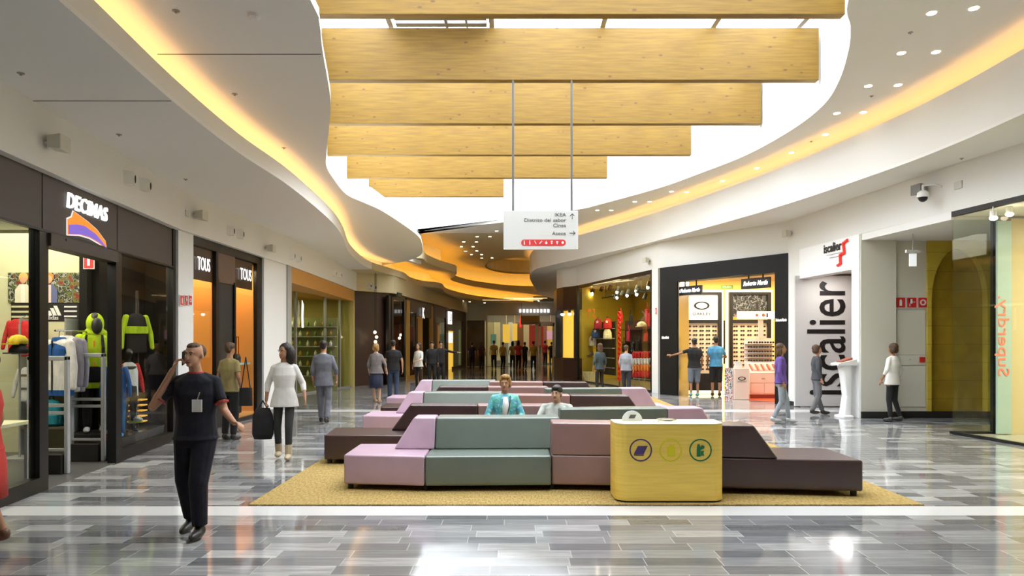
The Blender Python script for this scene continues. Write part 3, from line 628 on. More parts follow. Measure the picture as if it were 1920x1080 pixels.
# extinguisher sign
def fire_sign(loc, rz, w_, h, kind, label):
    r = thing('fire_sign', label, 'sign', loc, rz); part('plate', MB().box(-w_/2,w_/2,-.01,0,-h/2,h/2), WHT, r); part('red_field', MB().box(-w_/2+.012,w_/2-.012,-.014,-.01,-h/2+.012,h/2-.012), RED, r)
    m = MB()
    if kind == 'ext': m.prism_xz([(-w_*.12,-h*.3),(w_*.12,-h*.3),(w_*.12,h*.15),(w_*.04,h*.28),(-w_*.04,h*.28),(-w_*.12,h*.15)], -.018, -.014)
    elif kind == 'hose': m.box(-w_*.25,w_*.05,-.018,-.014,-h*.1,h*.3).box(-w_*.25,-w_*.15,-.018,-.014,-h*.35,h*.3).box(.0,w_*.3,-.018,-.014,h*.0,h*.08)
    else: m.ring((0,-.018,0), w_*.16, w_*.14, .004)
    part('symbol', m, WHT, r); return r
fire_sign((atD(176, 10.7), 10.58, zat(491, 10.7)), 0, .17, .25, 'ext', 'red fire extinguisher sign on the black wall inside the sports shop')
# backpacks and caps
def backpack(loc, rz, mat, label, s=1, star=None, group=None):
    r = thing('backpack', label, 'backpack', loc, rz, group)
    part('bag_body', MB().loft([(0,0,0,.15*s,.08*s),(0,0,.05*s,.165*s,.09*s),(0,0,.26*s,.15*s,.085*s),(0,0,.37*s,.1*s,.06*s),(0,0,.4*s,.03*s,.03*s)]), mat, r, smooth=True)
    part('pocket', MB().loft([(0,-.06*s,.03*s,.12*s,.05*s),(0,-.06*s,.16*s,.12*s,.05*s),(0,-.06*s,.19*s,.1*s,.03*s)]), mat, r, bevel=.004)
    part('handle', MB().tube([(-.03*s,0,.39*s),(-.02*s,0,.45*s),(.02*s,0,.45*s),(.03*s,0,.39*s)], .008*s, 6), BLKC, r)
    if star:
        pts = [( (.07 if k%2==0 else .03)*s*math.sin(k*PI/5), .27*s+(.07 if k%2==0 else .03)*s*math.cos(k*PI/5)) for k in range(10)]
        part('star', MB().prism_xz(pts, -.105*s, -.07*s), star, r)
    return r
y = 10.45
backpack((atD(91, y), y, 1.05), 0, TEAL, 'turquoise backpack on the shelf behind the first security gate')
backpack((atD(110, y), y, 1.05), .2, BLU, 'dark blue backpack on the shelf behind the first security gate')
backpack((atD(97, y), y, .46), .2, TEAL, 'lower turquoise backpack near the shop floor shelf')
for u, v, m, lb in ((33,600,REDC,'red football shirt, left one behind the first window'),(52,606,REDC,'red football shirt, right one behind the first window'),(52,690,WHC,'pale shirt hanging low behind the first window')):
    r = thing('hanging_shirt', lb, 'shirt', (atD(u, 10.4), 10.4, zat(v, 10.4)), 0); coat(r, m, s=.7); part('hanger', MB().cyl((-.12,0,-.02),(.12,0,-.02),.008).cyl((0,0,0),(0,.2,.08),.005), CHR, r)
def cap(loc, rz, m1, label, s=1, group=None):
    r = thing('baseball_cap', label, 'cap', loc, rz, group)
    part('crown', MB().loft([(0,0,0,.09*s,.1*s),(0,0,.05*s,.088*s,.095*s),(0,0,.09*s,.06*s,.065*s),(0,0,.105*s,.015*s,.02*s)], 16), m1, r, smooth=True)
    part('brim', MB().loft([(0,-.12*s,-.005*s,.075*s,.08*s),(0,-.12*s,.008*s,.075*s,.08*s)], 16), m1, r)
cap((atD(34, 10.0), 10.0, zat(645, 10.0)), 0, col('yellow_cloth', (.6,.45,.03)), 'yellow cap on the rack behind the first window', 1.3); cap((atD(36, 10.0), 10.0, zat(662, 10.0)), 0, BLKC, 'dark cap below the yellow one', 1.3)
solo('cap_rack', MB().cyl((0,0,0),(0,0,2.0),.015).box(-.2,.2,-.2,.2,0,.03).cyl((-.12,0,1.56),(.12,0,1.56),.01).cyl((-.12,0,1.7),(.12,0,1.7),.01), GREY, 'slim metal cap rack behind the first window', 'rack', (atD(35, 10.1), 10.12, .006))
# display table and counter seen in the first window
r = thing('display_table', 'low grey table with folded clothes behind the first sports window', 'table', (-6.5, 8.2, .006)); part('table_top', MB().box(-.5,.4,-.5,.5,.7,.74), CRM, r)
for a in (-.45,.35):
    for b in (-.45,.45): part('leg', MB().box(a-.02,a+.02,b-.02,b+.02,0,.7), GREY, r)
for i, (a, b, m) in enumerate(((-.3,-.3,LIME),(0,-.3,WHC),(.2,-.3,GRYC),(-.3,.15,LIME),(0,.15,BLU))): solo('folded_shirt', MB().box(-.12,.12,-.16,.16,0,.05).box(-.11,.11,-.15,.15,.05,.09), m, 'folded %s shirt, %s row on the low table' % (['lime','white','grey-violet','lime','blue'][i], 'front' if b < 0 else 'back'), 'shirt', (-6.5+a, 8.2+b, .746), bevel=.02)
# security gates
def gate(x0, x1, y, zt, label, g='security gates in the doorway'):
    r = thing('security_gate', label, 'security gate', ((x0+x1)/2, y, .006)); w_ = (x1-x0)/2; q = MB()
    q.box(-w_, -w_+.05, -.03, .03, 0, zt).box(w_-.05, w_, -.03, .03, 0, zt).box(-w_, w_, -.03, .03, zt-.06, zt)
    part('frame', q, M('gate_grey', (.36,.37,.38), .4), r, bevel=.01)
    
    for z0, z1 in ((.78,.82),(.88,.92),(.30,.33)): part('crossbar', MB().box(-w_+.05, w_-.05, -.02, .02, z0, z1), M('gate_grey'), r)
    part('base_box', MB().box(-w_+.06, w_-.06, -.07, .07, 0, .26), BLK, r, bevel=.01)
gate(-6.38, -5.84, 9.0, 1.55, 'grey anti-theft gate, nearer one in the sports shop doorway'); gate(-6.45, -5.93, 9.95, 1.57, 'grey anti-theft gate, farther one beside the lime mannequin')

# ================================================= left: white pilaster, jewellery shop
struct('wall_left', MB().prism([(-6.1,12.07),(-5.9,12.07),(-5.88,12.6),(-6.1,12.6)], 0, ZS), WALL)
struct('wall_left', MB().prism([(-6.1,16.12),(-5.86,16.12),(-5.82,17.6),(-6.1,17.6)], 0, ZS), WALL)
struct('baseboard_left', MB().prism([(-6.0,16.12),(-5.85,16.12),(-5.81,17.6),(-6.0,17.6)], 0, .1), GREY)
for i, (u, kd) in enumerate(((335,'ext'),(341,'hose'),(347,'bell'))):
    y = 12.15+i*.16; fire_sign((-5.885, y, zat(563, y)), PI/2, .13, .19, kd, ['red extinguisher sign, first of three on the left pilaster','red hose sign, middle of three on the left pilaster','red alarm button sign, last of three on the left pilaster'][i])
solo('lock_plate', MB().box(-.015,.015,-.01,0,-.03,.03), GREY, 'tiny lock plate on the left white pilaster', 'lock', (-5.885, 12.35, 1.4), PI/2)
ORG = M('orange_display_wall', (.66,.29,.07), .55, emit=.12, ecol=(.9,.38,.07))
struct('door_1', MB().box(-5.99, -5.95, 13.78, 14.6, 0, 2.95), BLK)
FJ = Frame((-5.94, 12.6), (-5.92, 16.1)); sJ = lambda y: y-12.6
shopfront(FJ, 'orange-lit jewellery shop front with two tall windows and a dark doorway',
    [(0, .05, 0, ZS), (1.05, 1.15, 0, ZS), (3.2, 3.5, 0, ZS), (1.15, 1.2, 0, 3), (0, 3.5, 3.55, ZS), (1.95, 2.02, 0, 3)],
    [(.05, 1.05, 0, 3.55), (2.02, 3.2, 0, 3.55)], [(1.15, 2.02, 2.95, 3.56)], BLKM, M('jewel_panel', (.12,.07,.045), .4), base=.08)
for k, (a, b) in enumerate(((.05, 1.05), (2.02, 3.2))):
    solo('display_backing', MB().box(0, b-a, .5, .54, .14, 2.9), ORG, ['plain orange display backing in the first jewellery window','orange display backing behind the handbags in the second jewellery window'][k], 'display', FJ.P(a, 0), FJ.rz)
    struct('ceiling', MB().prism([FJ.P(a,.06)[:2], FJ.P(b,.06)[:2], FJ.P(b,.6)[:2], FJ.P(a,.6)[:2]], 3.5, 3.53), M('jewel_ceiling', (.15,.1,.07), .5))
    struct('floor', MB().prism([FJ.P(a,.05)[:2], FJ.P(b,.05)[:2], FJ.P(b,.6)[:2], FJ.P(a,.6)[:2]], 0, .14), ORG)
    solo('display_backing', MB().box(0, .03, .06, .5, .14, 3.5), ORG, 'orange side panel closing the %s jewellery window' % ['first','second'][k], 'display', FJ.P(b-.03, 0), FJ.rz)
    area('window_lamp', FJ.P((a+b)/2, .28, 3.4), .3, .8, 26, (1,.72,.4), (0, 0, 0))
    for q in (.25, .75): downlight(FJ.P(a+(b-a)*q, .25, 3.5), 'small downlight in the top of the %s jewellery window' % ['first','second'][k], 'lamps of the %s jewellery window' % ['first','second'][k])
for s0, u, w_, lb in ((.55, 0, .52, 'white letters TOUS in the top of the first jewellery window'), (2.6, 0, .62, 'white letters TOUS in the top of the second jewellery window')):
    g = FT(FJ, 'shop_sign', lb, 'sign', s0, -.005); text('lettering', 'TOUS', .36, LETW, g, (0, 0, 3.22), width=w_)
    part('backing', MB().box(-.48,.48,.05,.06,2.92,3.54), M('jewel_sign_back', (.1,.045,.025), .3), g)
g = FT(FJ, 'window_card', 'faint pink lettering card in the first jewellery window', 'sign', .55, .45); part('card', MB().box(-.2,.2,.04,.05,2.02,2.16), M('pinkish', (.7,.4,.4), .5), g)
struct('wall_partition', MB().box(-8, -6.45, 12.6, 16.1, 0, .1), DARKW); struct('wall_partition', MB().prism([(-6.9,12.5),(-6.8,12.5),(-6.8,16.2),(-6.9,16.2)], 0, 3.7), DARKW)
solo('glass_shelf', MB().box(-.55,.55,-.15,.15,0,.05), M('frosted_shelf', (.4,.5,.45), .2), 'frosted glass shelf across the second jewellery window', 'shelf', FJ.P(2.6, .27, 1.22), FJ.rz)
def handbag(loc, rz, mat, label, s=1, tall=.18):
    r = thing('handbag', label, 'handbag', loc, rz); part('bag_body', MB().loft([(0,0,0,.13*s,.05*s),(0,0,.1*s,.13*s,.055*s),(0,0,.19*s,.1*s,.03*s)]), mat, r, smooth=True)
    part('handle', MB().tube([(-.07*s,0,.18*s),(-.06*s,0,(.18+tall)*s),(.06*s,0,(.18+tall)*s),(.07*s,0,.18*s)], .008*s, 6), BLK, r)
handbag(FJ.P(2.35,.27,1.27), FJ.rz, col('brown_leather', (.12,.05,.02), .5), 'small brown handbag, left on the frosted shelf', .8, .12); handbag(FJ.P(2.8,.27,1.27), FJ.rz, BLKC, 'black bag with a tall handle, right on the frosted shelf', 1, .4)
handbag(FJ.P(2.3,.27,.14), FJ.rz, col('tan_leather', (.3,.15,.05), .5), 'small tan handbag at the foot of the second jewellery window', .8, .1); handbag(FJ.P(2.8,.27,.14), FJ.rz, BLKC, 'tall dark handbag at the foot of the second jewellery window', 1.2, .22)

# ================================================= left: olive shop in an orange portal
ORP = M('orange_portal', (.55,.27,.06), .6); OLV = M('olive_wall', (.52,.44,.17), .7)
FG = Frame((-5.86, 17.6), (-6.18, 26.6))
r = FT(FG, 'shop_portal', 'deep orange portal with a grey edge framing the olive glass shop', 'shopfront')
part('header', MB().box(.35, FG.L, -.05, .5, 3.3, ZS), ORP, r); part('jamb', MB().box(0, .35, -.08, 1.6, 0, ZS), M('portal_grey', (.36,.36,.33), .6), r); part('soffit', MB().box(.35, FG.L, .5, 2.2, 3.36, 3.4), ORP, r); part('jamb', MB().box(FG.L-.25, FG.L, -.05, .35, 0, ZS), OLV, r)
FG2 = Frame((-7.35, 20.2), (-6.2, 26.3))
r = shopfront(FG2, 'tall greenish glass wall set back in the orange portal', [(1.9,1.97,0,3.36),(4.0,4.1,0,3.36),(5.2,5.27,0,3.36)], [(0,1.9,0,3.36),(1.97,4.0,0,3.36),(4.1,5.2,0,3.36),(5.27,FG2.L,0,3.36)], [], GREY, GREY, gl=GLG, base=.05, th=.06)
solo('shop_sign', MB().prism_xz([(-.05,0),(.05,0),(.03,.35),(.06,.75),(-.04,.9),(-.07,.4)], -.02, 0), LETW, 'slender upright white logo on the olive shop glass', 'sign', FG2.P(2.3,-.03,2.2), FG2.rz)
struct('wall_left', MB().box(-10.9,-10.6,17.6,27,0,3.4), OLV); struct('wall_left', MB().box(-10.9,-6.2,26.7,26.8,0,3.7), OLV); struct('ceiling', MB().box(-10.9,-7.6,17.6,26.8,3.38,3.42), OLV)
area('shop_lamp', (-8.8, 23, 3.3), 2, 4, 130, (1,.9,.5))
BOT = [col('bottle_amber', (.5,.3,.03), .3), col('bottle_green', (.2,.3,.08), .3), M('bottle_white', (.7,.7,.6), .3)]
r = thing('display_shelf', 'olive-lit tall bottle shelf behind the set-back glass', 'shelf', (-7.55, 24.4, 0)); part('back_panel', MB().box(-1.2,1.3,0,.05,0,2.6), M('shelf_olive', (.3,.3,.12), .6), r)
for k in range(6): part('shelf_board', MB().box(-1.2,1.3,-.3,0,.5+k*.35,.53+k*.35), GREY, r)
bm_ = MB(); bm_.lathe((0,0,0), [(.05,0),(.05,.12),(.02,.16),(.02,.2)], 10); bme = [bm_.mesh('bottle', BOT[0], True)]
for b_ in BOT[1:]: m_ = bme[0].copy(); m_.materials.clear(); m_.materials.append(b_); bme.append(m_)
for k in range(6):
    for j in range(9):
        o = link('bottle', bme[(k+j) % 3], None, (-8.6+j*.27, 24.25, .53+k*.35)); tag(o, '%s bottle on the %s shelf behind the olive shop glass' % (['amber','green','white'][(k+j)%3], ['lowest','second','third','fourth','fifth','top'][k]), 'bottle', 'bottles, %s, shelf %s' % (['amber','green','white'][(k+j)%3], ['lowest','second','third','fourth','fifth','top'][k]))
# ================================================= far left shops
DKW = M('dark_red_wood', (.035,.014,.01), .4)
struct('wall_left', MB().prism([(-6.25,26.65),(-6.2,26.6),(-4.97,27.95),(-5.1,28.1)], 0, ZS-.05), DKW)
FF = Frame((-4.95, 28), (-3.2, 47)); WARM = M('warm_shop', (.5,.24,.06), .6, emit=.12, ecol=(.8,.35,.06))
def fs(u, d=0): return ray(FF, u, d)[0]
shopfront(FF, 'dark far shop front with tall reflecting windows', [(0,.3,0,3.6),(fs(757),fs(760),0,3.6),(fs(728),fs(732),0,3.6)], [(.3,fs(728),0,3.5),(fs(732),fs(757),0,3.5)], [(0,fs(760),3.5,3.7)], BLKM, BLKM)
shopfront(FF, 'far dark doorway shop front with a white lit letter above', [(fs(762),fs(768),0,3.6),(fs(808),fs(812),0,3.6)], [(fs(768),fs(779),0,3.1)], [(fs(762),fs(812),3.1,3.7),(fs(781),fs(808),2.95,3.1)], M('gold_frame',(.4,.22,.04),.4), BRZ)
shopfront(FF, 'far shop front with lit square sign box and white glass door', [(fs(813),fs(816),0,3.6),(fs(836),fs(839),0,3.6),(fs(868),fs(873),0,3.6)], [(fs(816),fs(836),0,3.1),(fs(850),fs(868),0,3.1)], [(fs(813),fs(873),3.1,3.7)], BRZ, BRZ)
for u, v, h, s_, lb in ((794,588,.5,'K','white lit letter K over the far dark doorway'),(845,596,.75,'LR','square white lit box sign over the far shop'),(846,633,.6,'U','lower square white lit sign on the far shop post')):
    s0, y = ray(FF, u, -.1); g = FT(FF, 'shop_sign', lb, 'sign', s0, -.1, zat(v, y))
    if s_ != 'K': part('light_box', MB().box(-.45,.45,0,.08,-h/2,h/2), M('light_box', (.9,.9,.88), .5, emit=1.6), g); text('lettering', s_, h*.8, M('grey_letter'), g, (0,-.01,0))
    else: text('lettering', s_, .7, LETW, g, (0,0,0), bold=.02)
struct('wall_left', MB().prism([FF.P(0,3)[:2], FF.P(FF.L,3)[:2], FF.P(FF.L,3.2)[:2], FF.P(0,3.2)[:2]], 0, 3.7), WARM)
struct('wall_partition', MB().prism([FF.P(5.2,.2)[:2], FF.P(5.4,.2)[:2], FF.P(5.4,3)[:2], FF.P(5.2,3)[:2]], 0, 3.7), DKW)
struct('wall_partition', MB().prism([FF.P(fs(781),.7)[:2], FF.P(fs(808),.7)[:2], FF.P(fs(808),.8)[:2], FF.P(fs(781),.8)[:2]], 0, 2.95), BLK)
YLW = M('yellow_lit', (.8,.5,.06), .6, emit=.7, ecol=(1,.6,.08)); REDL = M('red_lit', (.5,.06,.03), .6, emit=.25)
for u, d, w_, z0, z1, m_, lb in ((709,1.5,1.4,.9,2.7,REDL,'dim red display board in the first far window'),(746,1.5,1.6,.4,2.6,REDL,'tall red display board in the second far window'),(773,.6,.35,.3,3.0,YLW,'narrow yellow lit panel beside the far doorway'),(823,1.2,.6,.3,2.8,WARM,'brown display board behind the far glass'),(846,.25,1.5,.2,2.4,YLW,'yellow lit panel under the square sign'),(862,1.0,.9,.2,2.6,M('green_dim',(.25,.32,.15),.5,emit=.2),'pale green door panel at the end of the far left shops')):
    s0, y = ray(FF, u, d); solo('display_board', MB().box(-w_/2,w_/2,0,.04,0,z1), m_, lb, 'display', FF.P(s0, d), FF.rz)
for k, (u, v) in enumerate(((703,623),(706,632),(704,641),(751,628),(749,634))):
    s0, y = ray(FF, u, .3); r = thing('lamp_globe', 'glowing lamp bulb in the %s far window' % ['first','second'][k > 2], 'lamp', FF.P(s0, .3, zat(v, y)), 0, 'bulbs in the %s far window' % ['first','second'][k > 2]); part('bulb', MB().ell((0,0,0), .06), M('bulb_glow',(1,.8,.5),.5,emit=6), r, smooth=True); part('cord', MB().cyl((0,0,.1),(0,0,4.43-zat(v,y)),.008), BLK, r)
# ================================================= far end
FE = Frame((-3.2, 47.2), (3.4, 47.2)); FARW = M('far_white', (.6,.6,.58), .8)
r = shopfront(FE, 'glazed shop front closing the far end of the mall', [(0,.08,0,3.7),(1.4,1.5,0,3.7),(4.8,5.0,0,3.6),(6.3,6.5,0,3.6)], [(0,1.4,0,3.2),(1.5,4.8,0,3.2)], [(0,1.4,3.2,4.4),(1.4,6.6,3.55,4.4)], M('end_frame',(.5,.5,.44),.5), M('end_panel',(.4,.4,.36),.5), base=.03)
struct('wall_back', MB().box(-3.2,-1.9,47.5,47.6,0,3.4), M('brown_dim',(.12,.07,.02),.6))
struct('wall_back', MB().box(-6,8,54,54.2,0,4.4), FARW); area('shop_lamp', (1, 50.5, 4.2), 6, 4, 110, (1,.85,.55))
for x, z, w_, h, m_, lb in ((-.4,2.3,.5,1.3,YLW,'tall yellow lit panel in the far end shop'),(.2,2.4,.35,1.2,YLW,'second yellow lit panel in the far end shop'),(1.7,2.1,1.0,1.6,REDL,'dark red display in the far end shop'),(-1.3,1.9,.4,.7,M('mint',(.2,.5,.35),.6,emit=.2),'mint green figure panel in the far end shop'),(2.7,2.2,.5,.6,M('pinklit',(.8,.4,.5),.6,emit=.6),'pink lit sign in the far end shop'),(.6,3.0,.12,.5,M('redspot',(.9,.02,.02),.5,emit=1.5),'small bright red tag sign over the far end shop')):
    solo('display_board', MB().box(-w_/2,w_/2,0,.05,-h/2,h/2).box(-.015,.015,.01,.04,h/2,4.43-z), m_, lb, 'display', (x, 47.9, z))
g = thing('shop_sign', 'brown hanging board with white lights at the far end', 'sign', (1.25, 46.8, 3.2)); part('board', MB().box(-.65,.65,0,.06,-.3,.3), M('brown_board',(.28,.16,.03),.6), g); part('lettering', MB().box(-.5,.5,-.01,0,-.2,-.13), M('grey_letter'), g)
part('cord', MB().cyl((-.6,.03,.3),(-.6,.03,1.2),.01).cyl((.6,.03,.3),(.6,.03,1.2),.01), BLK, g)
g = thing('shop_sign', 'row of white lit letters over the far end shop', 'sign', (1.5, 47.0, 3.85)); lm = MB()
for k in range(9): lm.box(-1+k*.24,-.84+k*.24,-.02,0,-.12,.12)
part('lettering', lm, LETW, g)
r = thing('glass_door', 'white-framed glass door at the far end', 'door', (2.38, 46.9, 0)); part('frame', MB().box(-.55,-.4,0,.1,0,3.0).box(.4,.55,0,.1,0,3.0).box(-.55,.55,0,.1,2.8,3.1), M('door_white',(.75,.75,.72),.4), r); part('glass_pane', MB().box(-.4,.4,.04,.06,0,2.8), GL, r); part('handle', MB().cyl((-.45,-.06,.9),(-.45,-.06,1.5),.02), CHR, r)

for (u0,u1,v,D) in ((905,1010,565.5,44),(963,1017,571,43),(945,1026,575.5,42)):
    x0, x1 = atD(u0,D), atD(u1,D); z = Z_LL-.02; r = thing('linear_light', 'long thin glowing ceiling strip light at the far end, %s' % ('longest' if u0 == 905 else 'middle' if u0 == 963 else 'nearest'), 'ceiling light', ((x0+x1)/2, D, Z_LL)); part('housing', MB().box(-(x1-x0)/2-.03,(x1-x0)/2+.03,-.07,.07,-.015,0), WHT, r); part('diffuser', MB().box(-(x1-x0)/2,(x1-x0)/2,-.05,.05,-.02,-.015), M('strip_glow',(1,.7,.35),.5,emit=6,ecol=(1,.7,.35)), r)
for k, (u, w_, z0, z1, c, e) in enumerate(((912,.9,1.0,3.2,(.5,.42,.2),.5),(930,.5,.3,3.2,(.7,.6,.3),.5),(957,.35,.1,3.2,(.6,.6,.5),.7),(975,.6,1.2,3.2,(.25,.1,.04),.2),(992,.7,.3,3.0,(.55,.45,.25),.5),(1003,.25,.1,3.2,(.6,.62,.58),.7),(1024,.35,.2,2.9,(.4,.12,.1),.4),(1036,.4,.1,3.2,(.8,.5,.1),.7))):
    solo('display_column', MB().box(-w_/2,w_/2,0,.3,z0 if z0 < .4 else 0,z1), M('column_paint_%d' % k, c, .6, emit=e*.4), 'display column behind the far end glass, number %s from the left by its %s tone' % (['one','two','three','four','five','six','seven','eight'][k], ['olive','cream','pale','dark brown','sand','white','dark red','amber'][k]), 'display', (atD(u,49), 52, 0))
# ================================================= right: cap and bag shop
FC = Frame((2.85, 30), (4.9, 22.9))
def cs(u, d=0): return ray(FC, u, d)[0]
sA, sB = cs(1083), cs(1222)
shopfront(FC, 'black-framed glass front of the red bags and caps shop', [(sA-.12,sA,0,4.2),(sB-.06,sB,0,4.2)], [(sA,sB-.06,0,4.05)], [(sA-.12,sB,4.05,4.2)], BLKM, BLKM, gl=glass('shop_glass',(.97,.98,.96),.7), base=.06)
curve = [(2.05,34),(2.05,31.8),(2.3,30.9),(2.85,30.0)]
struct('wall_right', ribbon(offset_path(curve, .03), 0, 1.0, .25), DKW); struct('wall_right', ribbon(offset_path(curve, .03), 3.15, 4.2, .25), DKW)
struct('wall_right', ribbon(offset_path([(3.2,47),(2.05,31.8)], .03), 0, 4.2, .25), DKW); struct('trim_10', MB().box(2.02,2.2,31.5,31.8,1,3.15), BLKM); struct('trim_10', MB().box(2.72,2.92,29.95,30.15,1,3.15), BLKM)
solo('display_board', MB().box(-.6,.6,0,.05,1.0,3.15), YLW, 'yellow lit showcase in the curved dark corner', 'display', (2.75, 31.3, 0), -.9)
for k in range(2): r = thing('spotlight', 'white lit spotlight above the yellow corner showcase', 'spotlight', (2.28+k*.28, 30.85-k*.45, 3.0), 0, 'corner showcase spotlights'); part('housing', MB().cyl((0,0,.15),(0,0,-.02),.05,.07), BLKM, r); part('lens', MB().ell((0,0,-.03),.085,.085,.07), M('white_lamp',(1,1,1),.5,emit=12), r)
YSH = M('yellow_shop_wall', (.62,.46,.06), .7)
struct('wall_right', MB().prism([FC.P(-3,4.2)[:2], FC.P(FC.L,4.2)[:2], FC.P(FC.L,4.4)[:2], FC.P(-3,4.4)[:2]], 0, 4.2), YSH)
struct('wall_partition', MB().prism([FC.P(-.2,.3)[:2], FC.P(-3,4.2)[:2], FC.P(-3.2,4.2)[:2], FC.P(-.4,.3)[:2]], 0, 4.2), YSH)
struct('wall_partition', MB().prism([FC.P(7.3,.1)[:2], FC.P(7.3,5)[:2], FC.P(7.45,5)[:2], FC.P(7.45,.1)[:2]], 0, 4.2), DARKW)
struct('ceiling', MB().prism([FC.P(-.3,.15)[:2], FC.P(FC.L,.15)[:2], FC.P(FC.L,4.4)[:2], FC.P(-3.2,4.4)[:2]], 4.15, 4.2), M('shop_ceiling'))
area('shop_lamp', FC.P(3.6, 2.0, 4.1), 5, 2.5, 330, (1,.86,.45))
struct('wall_right', MB().prism([FC.P(sB)[:2], FC.P(FC.L)[:2], FC.P(FC.L,.3)[:2], FC.P(sB,.3)[:2]], 0, 4.2), WALL)
s0, y0 = ray(FC, 1231); fire_sign(FC.P(s0,-.01,zat(583,y0)), FC.rz, .11, .22, 'ext', 'small red fire sign on the white pillar beside the bags shop')
r = thing('track_rail', 'black ceiling track with trusses in the bags shop', 'rail', FC.P(0,0), FC.rz)
part('rail', MB().box(.4,6.6,1.0,1.05,3.62,3.67).box(.4,6.6,1.5,1.55,3.75,3.8).box(3.6,6.8,1.8,1.86,3.2,3.26), BLKM, r)
for k in range(6): part('hanger', MB().cyl((.8+k*1.1,1.02,3.65),(.8+k*1.1,1.02,4.15),.02).box(.8+k*1.1-.02,.8+k*1.1+.02,1.0,1.55,3.7,3.74), BLKM, r)
for k, (u, v, lit) in enumerate(((1111,550,2),(1127,546,0),(1143,544,0),(1158,547,1),(1166,555,0),(1177,553,1),(1194,545,1),(1195,551,1),(1216,538,1),(1209,561,0),(1158,557,1),(1152,561,0))):
    s0, y = ray(FC, u, 1.0); z = zat(v, y)
    if lit == 2: r = thing('spotlight', 'brightest golden spotlight on the left of the bags shop track', 'spotlight', FC.P(s0,1.0,z), FC.rz)
    else: r = thing('spotlight', 'black track spotlight of the bags shop, %s' % ('lit white' if lit else 'unlit'), 'spotlight', FC.P(s0,1.0,z), FC.rz, 'track spotlights ' + ('lit' if lit else 'unlit'))
    part('housing', MB().cyl((0,.06,.2),(0,-.02,.0),.08,.08).cyl((0,.05,.15),(0,.05,.4),.012), BLKM, r)
    if lit: part('lens', MB().ell((0,-.03,-.02),.08 if lit == 1 else .1,.05,.07 if lit == 1 else .1), M('white_lamp') if lit == 1 else M('gold_lamp',(1,.8,.3),.5,emit=30), r)
# stock
WSTAR = M('cream_star',(.85,.75,.5),.6)
PINK = col('crimson_cloth',(.5,.02,.06))
for u, v, m_, st, lb in ((1101,617,PINK,None,'crimson backpack, left of the top row'),(1121,617,PINK,WSTAR,'crimson backpack with a cream star, middle of the top row'),(1139,617,REDC,WSTAR,'red backpack with a cream star, right of the top row'),(1117,634,BLU,WSTAR,'blue backpack with a pale star in the second row'),(1139,636,col('cream_cloth',(.8,.7,.45)),None,'cream drawstring bag beside the blue backpack'),(1094,649,col('olive_cloth',(.4,.38,.15)),None,'olive bag, left of the third row'),(1111,649,WHC,REDC,'white bag with a red star in the third row')):
    s0, y = ray(FC, u, .9); backpack(FC.P(s0,.9,zat(v,y)), FC.rz*.3, m_, lb, 1.15, st)
for u, v, m_, lb in ((1091,668,WHC,'white cap, first in the lowest bag-shop row'),(1105,666,GRYC,'grey cap, second in the lowest bag-shop row'),(1122,668,col('khaki_cloth',(.45,.4,.2)),'khaki cap, third in the lowest bag-shop row'),(1203,613,col('cream_cloth'),'cream cap lit on the right rack')):
    s0, y = ray(FC, u, .9); cap(FC.P(s0,.9,zat(v,y)), FC.rz*.4, m_, lb, 2.0)
r = thing('display_rack', 'dark wall rack holding the backpacks', 'rack', FC.P(0,1.15), FC.rz)
part('back_grid', MB().box(-.55,cs(1153,1.15),0,.05,.3,2.6), BLK, r)
for k in range(5): part('hook_bar', MB().box(-.55,cs(1153,1.15),-.12,0,.6+k*.42,.63+k*.42), GREY, r)
s0, y = ray(FC, 1160, .6); r = thing('display_column', 'red openwork column in the bags shop', 'display', FC.P(s0,.6), FC.rz)
rc = MB()
for k in range(14): rc.ring((0,0,.25+k*.2), .07,.035,.05,seg=14)
part('column_rings', rc, M('red_gloss',(.7,.02,.01),.4,emit=.25), r); part('post', MB().cyl((0,.03,0),(0,.03,3.0),.02), BLK, r)
r = thing('display_rack', 'dark shelving on the right side of the bags shop', 'rack', FC.P(0,1.3), FC.rz); s1 = cs(1172,1.3)
part('back_grid', MB().box(s1,s1+2.2,0,.05,.2,2.6), M('rack_brown',(.06,.03,.02),.5), r)
for z in (.6,1.2,1.7,2.2): part('hook_bar', MB().box(s1,s1+2.2,-.3,0,z,z+.03), BRZ, r)
for k, (u, v, m_, h) in enumerate(((1164,605,REDC,.35),(1183,610,BLKC,.4),(1213,605,REDC,.5),(1219,612,REDC,.5),(1196,655,BLKC,.35),(1186,660,BLKC,.35),(1211,640,REDC,.3),(1178,640,PINK,.4),(1170,660,BLKC,.35))):
    s0, y = ray(FC, u, .95); r = thing('hanging_bag', '%s shoulder bag in the bags shop, %s of the red column' % ({REDC:'red',BLKC:'black',PINK:'crimson'}[m_], 'just right' if u < 1190 else 'far right'), 'bag', FC.P(s0,.95,zat(v,y)), FC.rz, 'shoulder bags %s %s' % ({REDC:'red',BLKC:'black',PINK:'crimson'}[m_], 'a' if u < 1190 else 'b'))
    part('bag_body', MB().loft([(0,0,0,.13,.06),(0,0,h,.13,.05)]), m_, r, bevel=.01); part('strap', MB().tube([(-.1,0,h),(0,0,h+.25),(.1,0,h)],.01,6), m_, r)
smb = MB(); smb.ell((0,-.05,.0),.05,.06,.13).ell((0,0,.07),.05,.06,.07); sme = smb.mesh('slipper', REDC, True); smw = sme.copy(); smw.materials.clear(); smw.materials.append(WHC); smo = sme.copy(); smo.materials.clear(); smo.materials.append(col('orange_cloth',(.8,.2,.03)))
